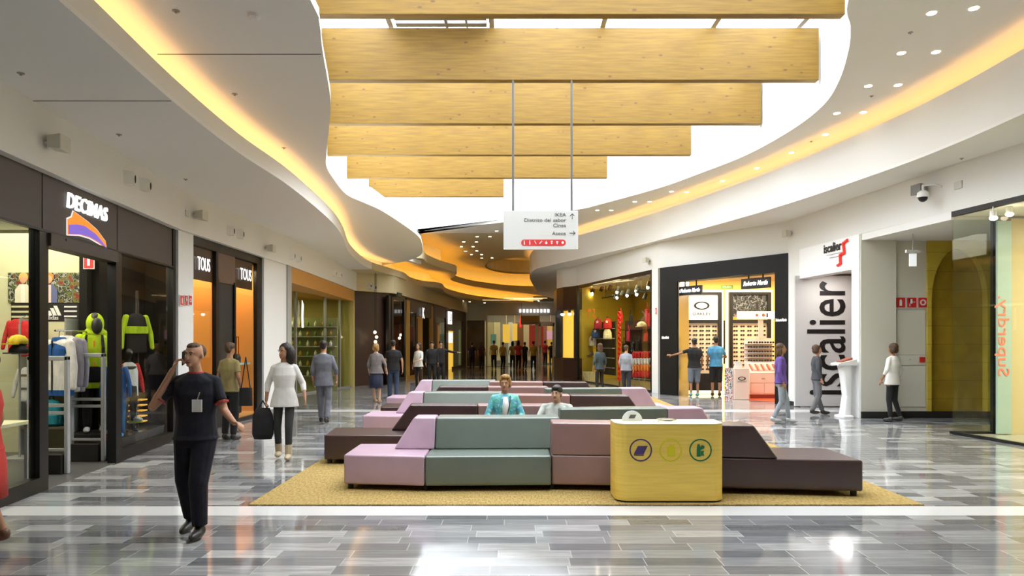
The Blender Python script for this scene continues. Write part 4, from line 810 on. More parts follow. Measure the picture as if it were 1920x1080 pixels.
for rw_ in range(4):
    for k in range(6):
        s0, y = ray(FC, 1190+k*5.6, .55); v = 666+rw_*12; mm = [sme, smw, smo, sme][rw_]
        o = link('slipper', mm, None, FC.P(s0,.55,zat(v,y)), FC.rz); tag(o, '%s slipper hanging in the %s row on the right rack' % (['red','white','orange','red'][rw_], ['top','second','third','lowest'][rw_]), 'slipper', 'slippers, %s row' % ['top','second','third','lowest'][rw_])
r = thing('slipper_rack', 'wire rack of hanging slippers on the right of the bags shop', 'rack', FC.P(0,.62), FC.rz); s1 = cs(1188,.62); s2 = cs(1221,.62)
wr = MB()
for z in (.35,.6,.85,1.1,1.35): wr.cyl((s1,0,z),(s2,0,z),.012,seg=6)
for k in range(4): wr.cyl((s1+k*(s2-s1)/3,0,0),(s1+k*(s2-s1)/3,0,1.4),.012,seg=6)
part('grid', wr, GREY, r)
s0, y = ray(FC, 1108, .5); solo('basket', MB().loft([(0,0,0,.35,.3),(0,0,.42,.42,.36)]), col('straw',(.6,.5,.25)), 'pale round basket low in the bags shop window', 'basket', FC.P(s0,.55), smooth=False)
g = FT(FC, 'window_lettering', 'orange-red lettering stuck on the bags shop glass', 'sign', cs(1108), -.01, 2.9); text('lettering', '7\u00b0 2', .5, M('orange_print',(.9,.15,.02),.5), g, (0,0,0), width=.85)

# ================================================= right: eyewear shop
FO = Frame((4.95, 22.6), (7.64, 18.85))
def os_(u, d=0): return ray(FO, u, d)[0]
BP = M('portal_black', (.007,.006,.005), .55, spec=.25); a0_, a1_, b0_, b1_ = os_(1240), os_(1272), os_(1455), os_(1480)
r = FT(FO, 'shop_portal', 'wide matte black portal of the eyewear shop', 'shopfront')
part('jamb', MB().box(a0_, a1_, -.06, .4, 0, 4.18), BP, r); part('jamb', MB().box(b0_, b1_, -.06, .4, 0, 4.18), BP, r); part('header', MB().box(a1_, b0_, -.06, .4, 3.68, 4.18), BP, r)
part('edge_trim', MB().box(a1_, a1_+.05, -.03, .45, 0, 3.68), CHR, r)
for s0, z in ((os_(1250), zat(633, 22.3)), (os_(1467), zat(601, 19.4))): text('lettering', 'RobertoMartín', .12, LETW, r, (s0, -.07, z), width=.34 if s0 > 2 else .3, shear=.3)
struct('wall_right', MB().prism([FO.P(b1_)[:2], FO.P(FO.L)[:2], FO.P(FO.L,.3)[:2], FO.P(b1_,.3)[:2]], 0, 4.2), WALL)
for (u0, u1, v0, v1, lb) in ((1273,1315,536,553,'black hanging sign with white script, left side of the eyewear doorway'),(1389,1443,521,541,'black hanging sign with white script, right side of the eyewear doorway')):
    um = (u0+u1)/2; s0, y = ray(FO, um, .1); hw = (ray(FO,u1,.1)[0]-ray(FO,u0,.1)[0])/2; zc = zat((v0+v1)/2, y)
    g = FT(FO, 'hanging_sign', lb, 'sign', s0, .1); hh_ = (v1-v0)/F*y/2
    part('board', MB().box(-hw,hw,0,.06,zc-hh_,zc+hh_), BLK, g); text('lettering', 'Roberto Martín', hh_*1.2, LETW, g, (0,-.006,zc), width=hw*1.7, shear=.35, bold=.004)
    
    for k in (-1,1): part('bracket', MB().box(k*hw*.5-.02,k*hw*.5+.02,.02,.04,zc+hh_,3.68), BLK, g)
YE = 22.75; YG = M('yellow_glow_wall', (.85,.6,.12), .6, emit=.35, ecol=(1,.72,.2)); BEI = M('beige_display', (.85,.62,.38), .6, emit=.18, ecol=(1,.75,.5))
ex = lambda u: atD(u, YE)
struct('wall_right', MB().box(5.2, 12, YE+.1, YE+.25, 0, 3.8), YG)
struct('ceiling', MB().prism([FO.P(0,.4)[:2], FO.P(FO.L,.4)[:2], (11.9,18.3), (11.9,23), (5.2,23)], 3.76, 3.8), M('orange_ceiling',(.6,.38,.2),.6))
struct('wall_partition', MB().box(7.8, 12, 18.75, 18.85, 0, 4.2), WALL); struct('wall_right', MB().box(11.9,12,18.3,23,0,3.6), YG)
area('shop_lamp', (8.0, 21.0, 3.7), 3, 2, 150, (1,.85,.6)); area('shop_lamp', (6.4, 21.9, 3.7), 1.2, .7, 45, (1,.85,.6))
struct('floor', MB().prism([(ex(1375)-.3,20.3),(8.6,18.9),(9.5,21.6),(ex(1375)-.2,21.6)], 0, .006), M('orange_floor',(.7,.13,.05),.25))
def eyeshelf(u0, u1, label, poster):
    x0, x1 = ex(u0), ex(u1); r = thing('eyewear_display', label, 'display', ((x0+x1)/2, YE, 0)); w_ = (x1-x0)/2
    part('frame', MB().box(-w_-.12,-w_,-.12,.08,.1,zat(548,YE)).box(w_,w_+.12,-.12,.08,.1,zat(548,YE)).box(-w_,w_,-.12,.08,zat(553,YE),zat(548,YE)).box(-w_,w_,-.12,.08,zat(606,YE),zat(600,YE)).box(-w_,w_,-.12,.08,.12,zat(700,YE)), BLK, r)
    part('back_panel', MB().box(-w_,w_,-.02,.02,zat(700,YE),zat(606,YE)), BEI, r)
    part('glow_edge', MB().box(-w_-.2,-w_-.12,0,.06,.1,zat(545,YE)).box(w_+.12,w_+.2,0,.06,.1,zat(545,YE)).box(-w_-.2,w_+.2,0,.06,zat(548,YE),zat(543,YE)).box(-w_-.2,w_+.2,-.1,.06,.02,.12), M('warm_tube',(1,.8,.35),.5,emit=3.5,ecol=(1,.78,.3)), r)
    z0, z1 = zat(600,YE), zat(553,YE)
    if poster == 'logo':
        part('poster', MB().box(-w_,w_,-.05,0,z0,z1), M('poster_white',(.8,.8,.72),.5,emit=.5), r); zc = (z0+z1)/2+.06
        lg = MB().ring((0,-.06,0), .19,.07,.01); bmesh.ops.scale(lg.bm, vec=(1,1,.52), verts=lg.bm.verts); bmesh.ops.translate(lg.bm, vec=(0,0,zc), verts=lg.bm.verts); part('logo', lg, BLK, r)
        text('lettering', 'OAKLEY', .12, BLK, r, (0,-.056,z0+.2), width=.62)
    else:
        part('poster', MB().box(-w_,w_,-.05,0,z0+.1,z1), picture_mat('crowd_print', [(.02,.02,.02),(.1,.11,.11),(.015,.015,.015),(.25,.27,.26),(.03,.03,.035),(.02,.02,.02)], 6, 4, emit=.1), r); part('lettering', MB().box(-w_+.1,-w_+.25,-.056,-.05,z0+.16,z0+.2), RED, r); part('ledge', MB().box(-w_,w_,-.1,0,z0,z0+.1), M('olive_strip',(.4,.35,.03),.6), r)
    return x0, x1
gscale = .68
g1 = eyeshelf(1285, 1345, 'left backlit eyewear display wall with a white logo poster', 'logo'); g2 = eyeshelf(1372, 1437, 'right backlit eyewear display wall with a dark photo poster', 'pic')
gm = MB(); gm.ell((-.06,0,0),.055,.012,.038,10).ell((.06,0,0),.055,.012,.038,10).box(-.02,.02,-.005,.005,.01,.025); bmesh.ops.scale(gm.bm, vec=(.68,1,.8), verts=gm.bm.verts); glasses = gm.mesh('sunglasses', M('lens_dark',(.03,.02,.02),.2), True)
for nm, (x0, x1), n in (('left', g1, 5), ('right', g2, 5)):
    for i in range(11):
        for j in range(n):
            x = x0+(j+.5)*(x1-x0)/n; z = zat(612+i*8, YE); o = link('sunglasses', glasses, None, (x, YE-.04, z)); tag(o, 'dark sunglasses on the %s beige display wall' % nm, 'sunglasses', 'sunglasses on the %s display' % nm)
solo('shop_mirror', MB().box(-.13,.13,-.04,0,1.0,2.45), BLKM, 'narrow dark mirror between the two eyewear displays', 'mirror', (ex(1358), YE+.08, 0)); 
g = thing('exit_sign', 'green exit sign high on the yellow eyewear wall', 'sign', (ex(1358), YE-.3, zat(538,YE-.3))); part('plate', MB().box(-.2,.2,0,.03,-.06,.06), M('green_sign',(.1,.3,.03),.5,emit=.2), g); text('lettering', 'SALIDA', .09, WHT, g, (0,-.004,0))
# counter
PNK = M('pinkish_white',(.85,.66,.55),.5); YC = 20.9; x0, x1 = atD(1406,YC), atD(1460,YC)
r = thing('display_counter', 'pale pink drawer counter with tiered eyewear shelves', 'counter', ((x0+x1)/2, YC, 0)); w_ = (x1-x0)/2
part('body', MB().box(-w_,w_,0,.6,.12,.78), PNK, r, bevel=.01); part('plinth', MB().box(-w_+.03,w_-.03,.04,.55,0,.12), M('red_dark',(.3,.05,.03),.5), r)
for k in (-1,1):
    d = part('door', MB().box(min(0,k*(w_-.02))+.01,max(0,k*(w_-.02))-.01,-.02,0,.16,.46), PNK, r, bevel=.004)
d = part('drawer', MB().box(-w_+.02,w_-.02,-.02,0,.48,.75), PNK, r, bevel=.004); q = part('handle', MB().box(-.09,-.0,-.04,-.02,.6,.62), CHR, d)
part('slanted_tray', MB().hexa([(-w_,-.02,.78),(w_,-.02,.78),(w_,.5,.78),(-w_,.5,.78)], [(-w_,.25,1.1),(w_,.25,1.1),(w_,.5,1.1),(-w_,.5,1.1)]), PNK, r)
for k in range(5): part('tier', MB().box(-w_,w_,.3,.5,1.1+k*.14,1.12+k*.14), WHT, r)
part('tier_back', MB().box(-w_,w_,.5,.53,1.1,1.85), PNK, r); part('sign_post', MB().box(-.03,.12,.4,.45,1.85,2.42), PNK, r)
sbz = zat(590, YC); part('sign_board', MB().box(-w_-.25,w_+.1,.35,.45,sbz-.12,sbz+.12), M('sign_lit',(.95,.9,.85),.5,emit=.6), r); part('sign_symbols', MB().ell((-.1,.345,sbz),.045,.006,.045).ell((.1,.345,sbz),.05,.006,.05), M('orange_print'), r); part('sign_symbol', MB().box(.2,.24,.34,.35,sbz-.06,sbz+.06), BLK, r)
for k in range(5):
    for j in range(5):
        if j*.18-.4 < w_: o = link('sunglasses', glasses, None, ((x0+x1)/2-.34+j*.17, YC+.27, 1.16+k*.14)); tag(o, 'sunglasses on the tiers of the pink counter', 'sunglasses', 'sunglasses on the counter tiers')
cm = MB().box(-.025,.025,-.12,.12,-.012,.012); cases = [cm.mesh('glasses_case', M('case_red',(.7,.12,.05),.5))]; c2 = cases[0].copy(); c2.materials.clear(); c2.materials.append(M('case_cream',(.8,.7,.5),.5)); cases.append(c2)
for j in range(9):
    o = link('glasses_case', cases[j%2], None, ((x0+x1)/2-.38+j*.09, YC+.09, .96)); o.rotation_euler = (.85, 0, .3); tag(o, '%s glasses case on the slanted tray' % ['red','cream'][j%2], 'case', '%s cases on the tray' % ['red','cream'][j%2])
YO = 20.45; x0, x1 = atD(1377,YO), atD(1405,YO); r = thing('display_box', 'pale pink box pedestal with a dark oval eyewear logo', 'pedestal', ((x0+x1)/2, YO, .006)); w_ = (x1-x0)/2
part('box', MB().box(-w_,w_,0,.4,0,.93), PNK, r, bevel=.008); lg = MB().ring((0,-.008,0), .08,.035,.008); bmesh.ops.scale(lg.bm, vec=(1,1,.5), verts=lg.bm.verts); bmesh.ops.translate(lg.bm, vec=(0,0,.63), verts=lg.bm.verts); part('logo', lg, BLK, r); text('lettering', 'OAKLEY', .07, GREY, r, (0,-.004,.54), width=.3)
solo('display_card', MB().box(-.1,.1,-.05,.05,0,.2), WHT, 'small white card stand on the logo pedestal', 'card', ((x0+x1)/2-.05, YO+.2, .94))
solo('photo_totem', MB().box(-.12,.12,0,.03,0,.95), picture_mat('totem_print', [(.8,.8,.78),(.1,.1,.1),(.7,.7,.7),(.4,.1,.05),(.8,.8,.8)], 9, 7), 'narrow black and white photo panel left of the logo pedestal', 'display', (x0-.14, YO+.1, 0), -.3)

# ================================================= right: iscalier shop
FI = Frame((7.64, 18.85), (7.95, 15.6))
def is_(u, d=0): return ray(FI, u, d)[0]
i0, i1 = is_(1501), is_(1599)
r = FT(FI, 'shop_portal', 'white portal of the shop with the huge vertical iscalier lettering', 'shopfront')
part('wall_face', MB().box(0, i0, -.03, .3, 0, 4.2), WALL, r); part('wall_face', MB().box(i1, FI.L+.02, -.03, .12, 0, 4.2), M('bright_white_paint'), r); part('header', MB().box(i0, i1, -.03, .3, 3.42, 4.2), M('bright_white_paint'), r)
part('skirting', MB().box(0, i0, -.05, 0, 0, .12), BLK, r)
YI = 18.2; r = thing('sign_panel', 'tall pale panel with giant black vertical iscalier lettering', 'sign', (8.5, YI, 0))
part('panel', MB().box(-.95, .9, 0, .08, .02, 3.5), M('panel_pale', (.62,.62,.6), .6), r)
zc = (zat(530,YI)+zat(742,YI))/2; text('lettering', 'iscalier', 1.45, M('black_letter',(.008,.008,.008),.5), r, (atD(1553,YI)-8.5, -.006, zc), rot=PI/2, width=3.03, bold=.01)
struct('wall_partition', MB().prism([(8.16,16.4),(8.3,16.4),(9.6,18.1),(9.5,18.1)], 0, 3.6), M('dark_red_brown',(.12,.03,.015),.5)); struct('ceiling', MB().prism([(7.7,18.7),(7.95,15.95),(12,15.98),(12,18.7)], 3.55, 3.6), WALL)
area('shop_lamp', (8.4, 17.3, 3.5), .5, .8, 25, (1,.95,.9))
sL, yL = ray(FI, 1569); g = FT(FI, 'shop_sign', 'small iscalier logo with a red zigzag stair on the white portal', 'sign', sL, -.04)
text('lettering', 'iscalier', .3, BLK, g, (-.13,0,zat(463,yL)), width=ray(FI,1586)[0]-ray(FI,1552)[0], bold=.008)
part('small_lettering', MB().box(-.38,.3,-.004,0,zat(476,yL),zat(475,yL)).box(-.25,.25,-.004,0,zat(482,yL),zat(481,yL)), GREY, g)
def sz(u, v): s0, y = ray(FI, u); return (s0-sL, zat(v, y))
pts = [sz(*p) for p in ((1593,450),(1585,456),(1587,474),(1579,478),(1580,494),(1574,498))]
part('stair_logo', MB().tube([(p[0], -.01, p[1]) for p in pts], .036, 6), M('red_gloss'), g)
solo('lectern', MB().loft([(0,0,0,.17,.2),(0,0,.04,.17,.2),(.02,0,.06,.1,.14),(.06,0,.5,.075,.12),(.03,0,.95,.1,.14),(0,0,1.2,.12,.16)], 20, 4), M('bright_white_paint'), 'slim white curved lectern beside the iscalier doorway', 'lectern', (7.66, 15.75, 0), bevel=.004)
r = thing('lectern_tray', 'white tray with a red-brown leaflet on the white lectern', 'tray', (7.66, 15.75, 1.2)); part('tray', MB().hexa([(-.22,-.2,0),(.2,-.2,0),(.2,.2,.0),(-.22,.2,.0)], [(-.22,-.2,.04),(.2,-.2,.14),(.2,.2,.14),(-.22,.2,.04)]), WHT, r); part('leaflet', MB().hexa([(-.12,-.12,.066),(.14,-.12,.128),(.14,.12,.128),(-.12,.12,.066)], [(-.12,-.12,.09),(.14,-.12,.18),(.14,.12,.18),(-.12,.12,.09)]), M('leaflet',(.3,.08,.04),.5), r)
# recess with fire signs, yellow arch wall
CW = M('cream_paint', (.66,.64,.54), .7)
struct('wall_right', MB().box(7.95, 8.75, 15.55, 15.75, 0, 4.2), CW); struct('wall_right', MB().box(8.75, 9.5, 15.65, 15.8, 0, 4.2), CW)
struct('ceiling', MB().prism([(7.95,15.7),(8.3,12.9),(13.8,12.9),(13.8,15.7)], 4.05, 4.2), CEIL)
struct('baseboard_right', MB().box(7.95, 8.75, 15.5, 15.56, 0, .15), BLK); struct('baseboard_right', MB().box(8.75, 12, 15.58, 15.66, 0, .15), BLK)
YLP = block_mat('yellow_plaster', (.62,.47,.06), (.54,.4,.05))
xa = [atD(u, 15.5) for u in (1752, 1858)]; xm = (xa[0]+xa[1])/2; hw = (xa[1]-xa[0])/2; zt_ = zat(463, 15.5)
pts = [(9.5,0),(xa[0],0),(xa[0],2.7)] + [(xm-hw*math.cos(a_*PI/14), 2.7+(zt_-2.7)*math.sin(a_*PI/14)) for a_ in range(1,14)] + [(xa[1],2.7),(xa[1],0),(13,0),(13,4.05),(9.5,4.05)]
struct('wall_right', MB().prism_xz(pts, 15.6, 15.78), YLP); struct('wall_right', MB().box(9.5, 13, 15.8, 15.9, 0, 4.05), block_mat('yellow_arch_shade', (.42,.28,.02), (.34,.22,.015)))  # niche back in a darker yellow, the arch's shade put into its colour
for i, (u, kd, lb) in enumerate(((1690,'ext','fire extinguisher'),(1711,'hose','fire hose'),(1732,'bell','fire alarm button'))):
    fire_sign((atD(u,15.6), 15.64, zat(567,15.6)), 0, .235, .25, kd, 'square red %s sign on the right recess wall' % lb)
r = thing('hose_cabinet', 'tall flush white fire-hose cabinet doors in the right recess', 'cabinet', (atD(1710,15.6), 15.65, 0)); w_ = 27/F*15.6
part('shadow_gap', MB().box(-w_-.012,w_+.012,-.006,0,.238,1.2).box(-w_-.012,w_+.012,-.006,0,1.19,zat(581,15.6)+.012), GREY, r)
part('door', MB().box(-w_,w_,-.012,0,1.44,zat(581,15.6)), CW, r, bevel=.004); part('middle_panel', MB().box(-w_,w_,-.012,0,1.2,1.43), CW, r, bevel=.004); part('door', MB().box(-w_,w_,-.012,0,.25,1.19), CW, r, bevel=.004)
part('alarm_button', MB().box(w_-.14,w_-.02,-.04,-.012,1.27,1.39), RED, r, bevel=.006); part('lock', MB().cyl((-.02,-.02,1.33),(-.02,-.01,1.33),.012), GREY, r)
g = thing('hanging_sign', 'small white emergency sign hanging on a cable in the right recess', 'sign', (atD(1712,14.6), 14.6, 0)); z = zat(486,14.6); part('plate', MB().box(-.075,.075,0,.02,z-.15,z+.12), M('sign_lit2',(.85,.88,.9),.5,emit=.5), g); part('bracket', MB().box(-.15,.15,-.02,.04,z+.14,z+.2), M('box_cream'), g); part('cable', MB().cyl((0,.01,z+.2),(0,.01,4.05),.008), GREY, g)
# ================================================= right: glass corner shop
FS = Frame((8.3, 12.9), (9.75, 4.0)); GT2 = glass('tinted_glass', (.93,.95,.9), .6)
shopfront(FS, 'frameless glass shop front with black top rail, nearest on the right', [], [(0.02,2.6,0,4.1),(2.62,5.6,0,4.1),(5.62,9,0,4.1)], [(0,9,4.1,4.22)], BLKM, BLKM, gl=GT2, base=.05, th=.06)
struct('wall_right', ribbon([(9.78,3.8),(10.9,-7)], 0, 4.2, -.1), WALL)
r = thing('glass_side_panel', 'greenish side glass pane with black edge post of the right corner shop', 'glass panel', (8.3, 12.9, 0)); part('window_pane', MB().box(.02,.77,0,.02,.05,4.05), GT2, r); part('post', MB().box(.77,.83,-.03,.05,0,4.05), BLKM, r); part('bottom_channel', MB().box(0,.77,-.03,.05,0,.05), BLKM, r)
BGW = M('beige_shop_wall', (.62,.52,.3), .7)
r = thing('lettered_panel', 'pale blue-green strip with mirrored red vertical lettering in the right glass shop', 'sign', (9.07, 12.75, 0)); part('panel', MB().box(0,.26,0,.05,.02,4.0), M('pale_teal',(.42,.56,.52),.5), r)
text('lettering', 'Superdry.', .3, M('coral_letter',(.85,.2,.12),.5,emit=.25), r, (.1,-.006,1.85), rot=PI/2, mirror=True, width=1.5)
struct('wall_partition', MB().box(9.34, 13.8, 12.78, 12.9, 0, 4.05), BGW); struct('wall_right', MB().prism([(12.5,12.8),(12.6,12.8),(13,3),(12.9,3)],0,4.05), BGW)
struct('ceiling', MB().prism([(8.35,12.8),(9.8,3.9),(13.8,3.9),(13.8,12.8)], 4.1, 4.15), CEIL); struct('floor', MB().prism([(8.4,12.85),(9.8,4),(13.8,4),(13.8,12.85)], 0, .006), M('pale_shop_floor',(.4,.38,.3),.2))
area('shop_lamp', (11, 9, 4.0), 2.5, 5, 420, (1,.93,.75))
for u, v in ((1862,408),(1892,401)):
    y = 11.9; r = thing('spotlight', 'white ceiling spotlight in the right glass shop, %s' % ('left one' if u < 1870 else 'right one'), 'spotlight', (atD(u,y), y, zat(v,y))); part('housing', MB().cyl((0,0,.12),(0,0,0),.05).cyl((0,0,.1),(0,0,4.1-zat(v,y)),.01), WHT, r); part('lens', MB().ell((0,-.01,-.01),.07,.05,.04), LAMP, r)
# ================================================= benches
def leather(n, c): return noisy(n, c, tuple(x*.88 for x in c), (3,3,3), .33, .03, 3, spec=.9)
LAV = leather('lavender_leather', (.50,.345,.435)); SAGE = leather('sage_leather', (.13,.165,.135)); ROSE = leather('rose_brown_leather', (.29,.165,.15)); MAR = leather('maroon_leather', (.045,.018,.018))
def sofa(label, lav=.45):
    r = thing('bench_sofa', label, 'bench'); ST = [-2.95,-1.98,-.51,.76,2.95]
    fr_ = [-.44,-.56,-.52]; rb = [-.47,-.60,-.84]
    zb, zs, zt = .075, .42, .80; G = .004
    # lavender and sage halves: seat towards -y, back at the rear
    def hexq(name, x0, x1, yf0, yf1, yb0, yb1, z0, z1, mat, lab, dxt0=0, dxt1=0, lean=0):
        part(name, MB().hexa([(x0+G,yf0,z0),(x1-G,yf1,z0),(x1-G,yb1,z0),(x0+G,yb0,z0)], [(x0+G+dxt0,yf0+lean,z1),(x1-G+dxt1,yf1+lean,z1),(x1-G+dxt1,yb1,z1),(x0+G+dxt0,yb0,z1)]), mat, r, lab, bevel=.022, seg=3)
    hexq('seat_base', ST[0], ST[1], fr_[0], fr_[1], .42, .42, zb, zs, LAV, 'lavender')
    hexq('seat_base', ST[1], ST[2], fr_[1], fr_[2], .42, .42, zb, zs, SAGE, 'sage green')
    hexq('backrest', ST[1]-lav, ST[1]+.06, -.04, -.06, .42, .42, zs+.002, zt, LAV, 'lavender, sloped end', dxt0=.23, lean=.13)
    hexq('backrest', ST[1]+.06, ST[2]+.14, -.06, -.02, .42, .42, zs+.002, zt, SAGE, 'sage green', lean=.13)
    hexq('seat_base', ST[2], ST[3], rb[0], rb[1], .42, .3, zb, zs, ROSE, 'rose brown')
    hexq('seat_base', ST[3], ST[4], rb[1], rb[2], .3, .06, zb, zs, MAR, 'maroon')
    hexq('backrest', ST[2], ST[3], rb[0], rb[1], rb[0]+.36, rb[1]+.36, zs+.002, zt, ROSE, 'rose brown')
    hexq('backrest', ST[3], 2.05, rb[1], -.74, rb[1]+.36, -.38, zs+.002, zt, MAR, 'maroon, sloped end', dxt1=-.28)
    for x, y in ((-2.88,-.36),(-2.88,.34),(-1.98,-.46),(-.5,.32),(-.5,-.4),(.76,-.5),(.76,.2),(2.88,-.75),(2.88,-.02)): part('foot', MB().cyl((x,y,.012),(x,y,.08),.035), BLK, r)
    return r
s0_ = sofa('front bench sofa right behind the yellow recycling bin'); s0_.location = (.97, 8.45, 0)
s1_ = sofa('second bench sofa, where the woman and the young man sit', .68); s1_.location = (.27, 9.97, 0); s1_.rotation_euler = (0, 0, PI+.085)
dup(s0_, (.27, 12.65, 0), 0, 'third bench sofa, its lavender end behind the seated woman'); dup(s1_, (.27, 14.1, 0), PI+.085, 'fourth bench sofa from the front')
dup(s0_, (-.03, 16.6, 0), 0, 'farthest bench sofa, nearest the glass end of the mall')

# ================================================= recycling bin
OAK = noisy('light_oak', (.86,.61,.12), (.76,.53,.095), (2,2,40), .5, .08, 5)
r = thing('recycling_bin', 'light oak recycling bin with purple, yellow and green ring symbols', 'bin', (1.71, 7.35, .012))
W2, RB, DD = .59, .14, .42
pts = [(-W2+RB-RB*math.cos(a_*PI/16)*1, RB-RB*math.sin(a_*PI/16)) for a_ in range(9)] + [(W2-RB+RB*math.sin(a_*PI/16), RB-RB*math.cos(a_*PI/16)) for a_ in range(9)] + [(W2,DD),(-W2,DD)]
part('body', MB().prism(pts, .02, .84), OAK, r); part('plinth', MB().prism([(x*.97, y*.94+.012) for x, y in pts], 0, .02), BLK, r); part('top_panel', MB().prism(pts, .842, .85), M('pale_edge',(.8,.72,.5),.4), r)
for u, cn, c in ((1201,'purple',(.07,.04,.14)),(1257,'yellow',(.66,.58,.01)),(1313,'green',(.01,.16,.06))):
    x = (u-1257.5)/F*7.35; m_ = M('print_'+cn, c, .5); z = zat(846, 7.35); part('ring_symbol', MB().ring((x,-.004,z), .108, .014, .004), m_, r, cn)
    q = MB()
    if cn == 'purple': q.prism_xz([(x-.075,z-.045),(x+.03,z-.045),(x+.075,z+.045),(x-.03,z+.045)], -.004, 0).prism_xz([(x-.07,z-.06),(x+.035,z-.06),(x+.03,z-.05),(x-.075,z-.05)], -.004, 0)
    elif cn == 'yellow': q.prism_xz([(x-.035,z-.07),(x+.045,z-.07),(x+.045,z+.035),(x+.03,z+.06),(x-.005,z+.06),(x-.01,z+.04),(x-.035,z+.04)], -.004, 0)
    else: q.prism_xz([(x-.04,z-.07),(x,z-.07),(x,z+.02),(x-.01,z+.065),(x-.03,z+.065),(x-.04,z+.02)], -.004, 0).prism_xz([(x+.005,z-.06),(x+.04,z-.06),(x+.03,z-.03),(x+.04,z-.01),(x+.005,z-.01)], -.004, 0).prism_xz([(x+.0,z+.0),(x+.04,z+.02),(x+.045,z+.04),(x+.02,z+.055),(x+.0,z+.04)], -.004, 0)
    part('pictogram', q, m_, r, cn)
part('round_tag', MB().cyl((-.37,.26,.85),(-.37,.275,.85),.115,seg=28), M('paper_white',(.8,.85,.88),.4), r)
part('round_tag_mark', MB().prism_xz([(-.41,.88),(-.345,.88),(-.325,.92),(-.39,.92)], .255, .259), M('grey_letter'), r)
hr = MB().ring((0,0,0), .09, .02, .015); bmesh.ops.rotate(hr.bm, cent=(0,0,0), matrix=Matrix.Rotation(PI/2,3,'X'), verts=hr.bm.verts); bmesh.ops.translate(hr.bm, vec=(.0,.2,.865), verts=hr.bm.verts); part('hole_rim', hr, CHR, r)

# ================================================= people
def skinm(n, c):
    m = M(n, c, .55); return m
SK1 = skinm('skin_tan', (.46,.24,.14)); SK2 = skinm('skin_brown', (.33,.16,.085)); SK3 = skinm('skin_fair', (.55,.33,.21))
HB = noisy('hair_black', (.008,.007,.007), (.03,.025,.022), (60,60,18), .5, .8, 4); HBR = noisy('hair_brown', (.05,.025,.01), (.11,.06,.03), (60,60,18), .6, .8, 4); HBL = noisy('hair_blond', (.5,.3,.09), (.24,.12,.035), (50,50,16), .6, .8, 4)
EYEW = M('eye_white', (.42,.38,.35), .3); EYED = M('eye_dark', (.02,.012,.01), .2); LIPM = M('lips', (.35,.1,.08), .5)
V = Vector
def hand(mb, w_, d, n, s=1, curl=.35, spread=1, thumb=1):
    """wrist w_, direction d, palm normal n (fingers curl towards n)"""
    d = V(d).normalized(); n = V(n); n = (n-d*n.dot(d)).normalized(); q = d.cross(n)*thumb
    B = Matrix((q, d, n)).transposed().to_4x4()
    mb.ell(V(w_)+d*.05*s, .038*s, .05*s, .016*s, 12, B)
    for k, L_ in ((-1.5,.062),(-.5,.074),(.5,.08),(1.5,.072)):
        b = V(w_)+d*.085*s+q*k*.019*s; m = b+(d*math.cos(curl)+n*math.sin(curl))*L_*.55*s; e = m+(d*math.cos(curl*2.6)+n*math.sin(curl*2.6))*L_*.5*s
        mb.cap(b, m, .0095*s, .0085*s, 8); mb.cap(m, e, .0085*s, .0072*s, 8)
    b = V(w_)+d*.025*s+q*.03*s; m = b+(q*.75+d*.6+n*.3).normalized()*.038*s; e = m+(q*.25+d*.85+n*.45).normalized()*.032*s
    mb.cap(b, m, .013*s, .0105*s, 8); mb.cap(m, e, .0105*s, .008*s, 8)
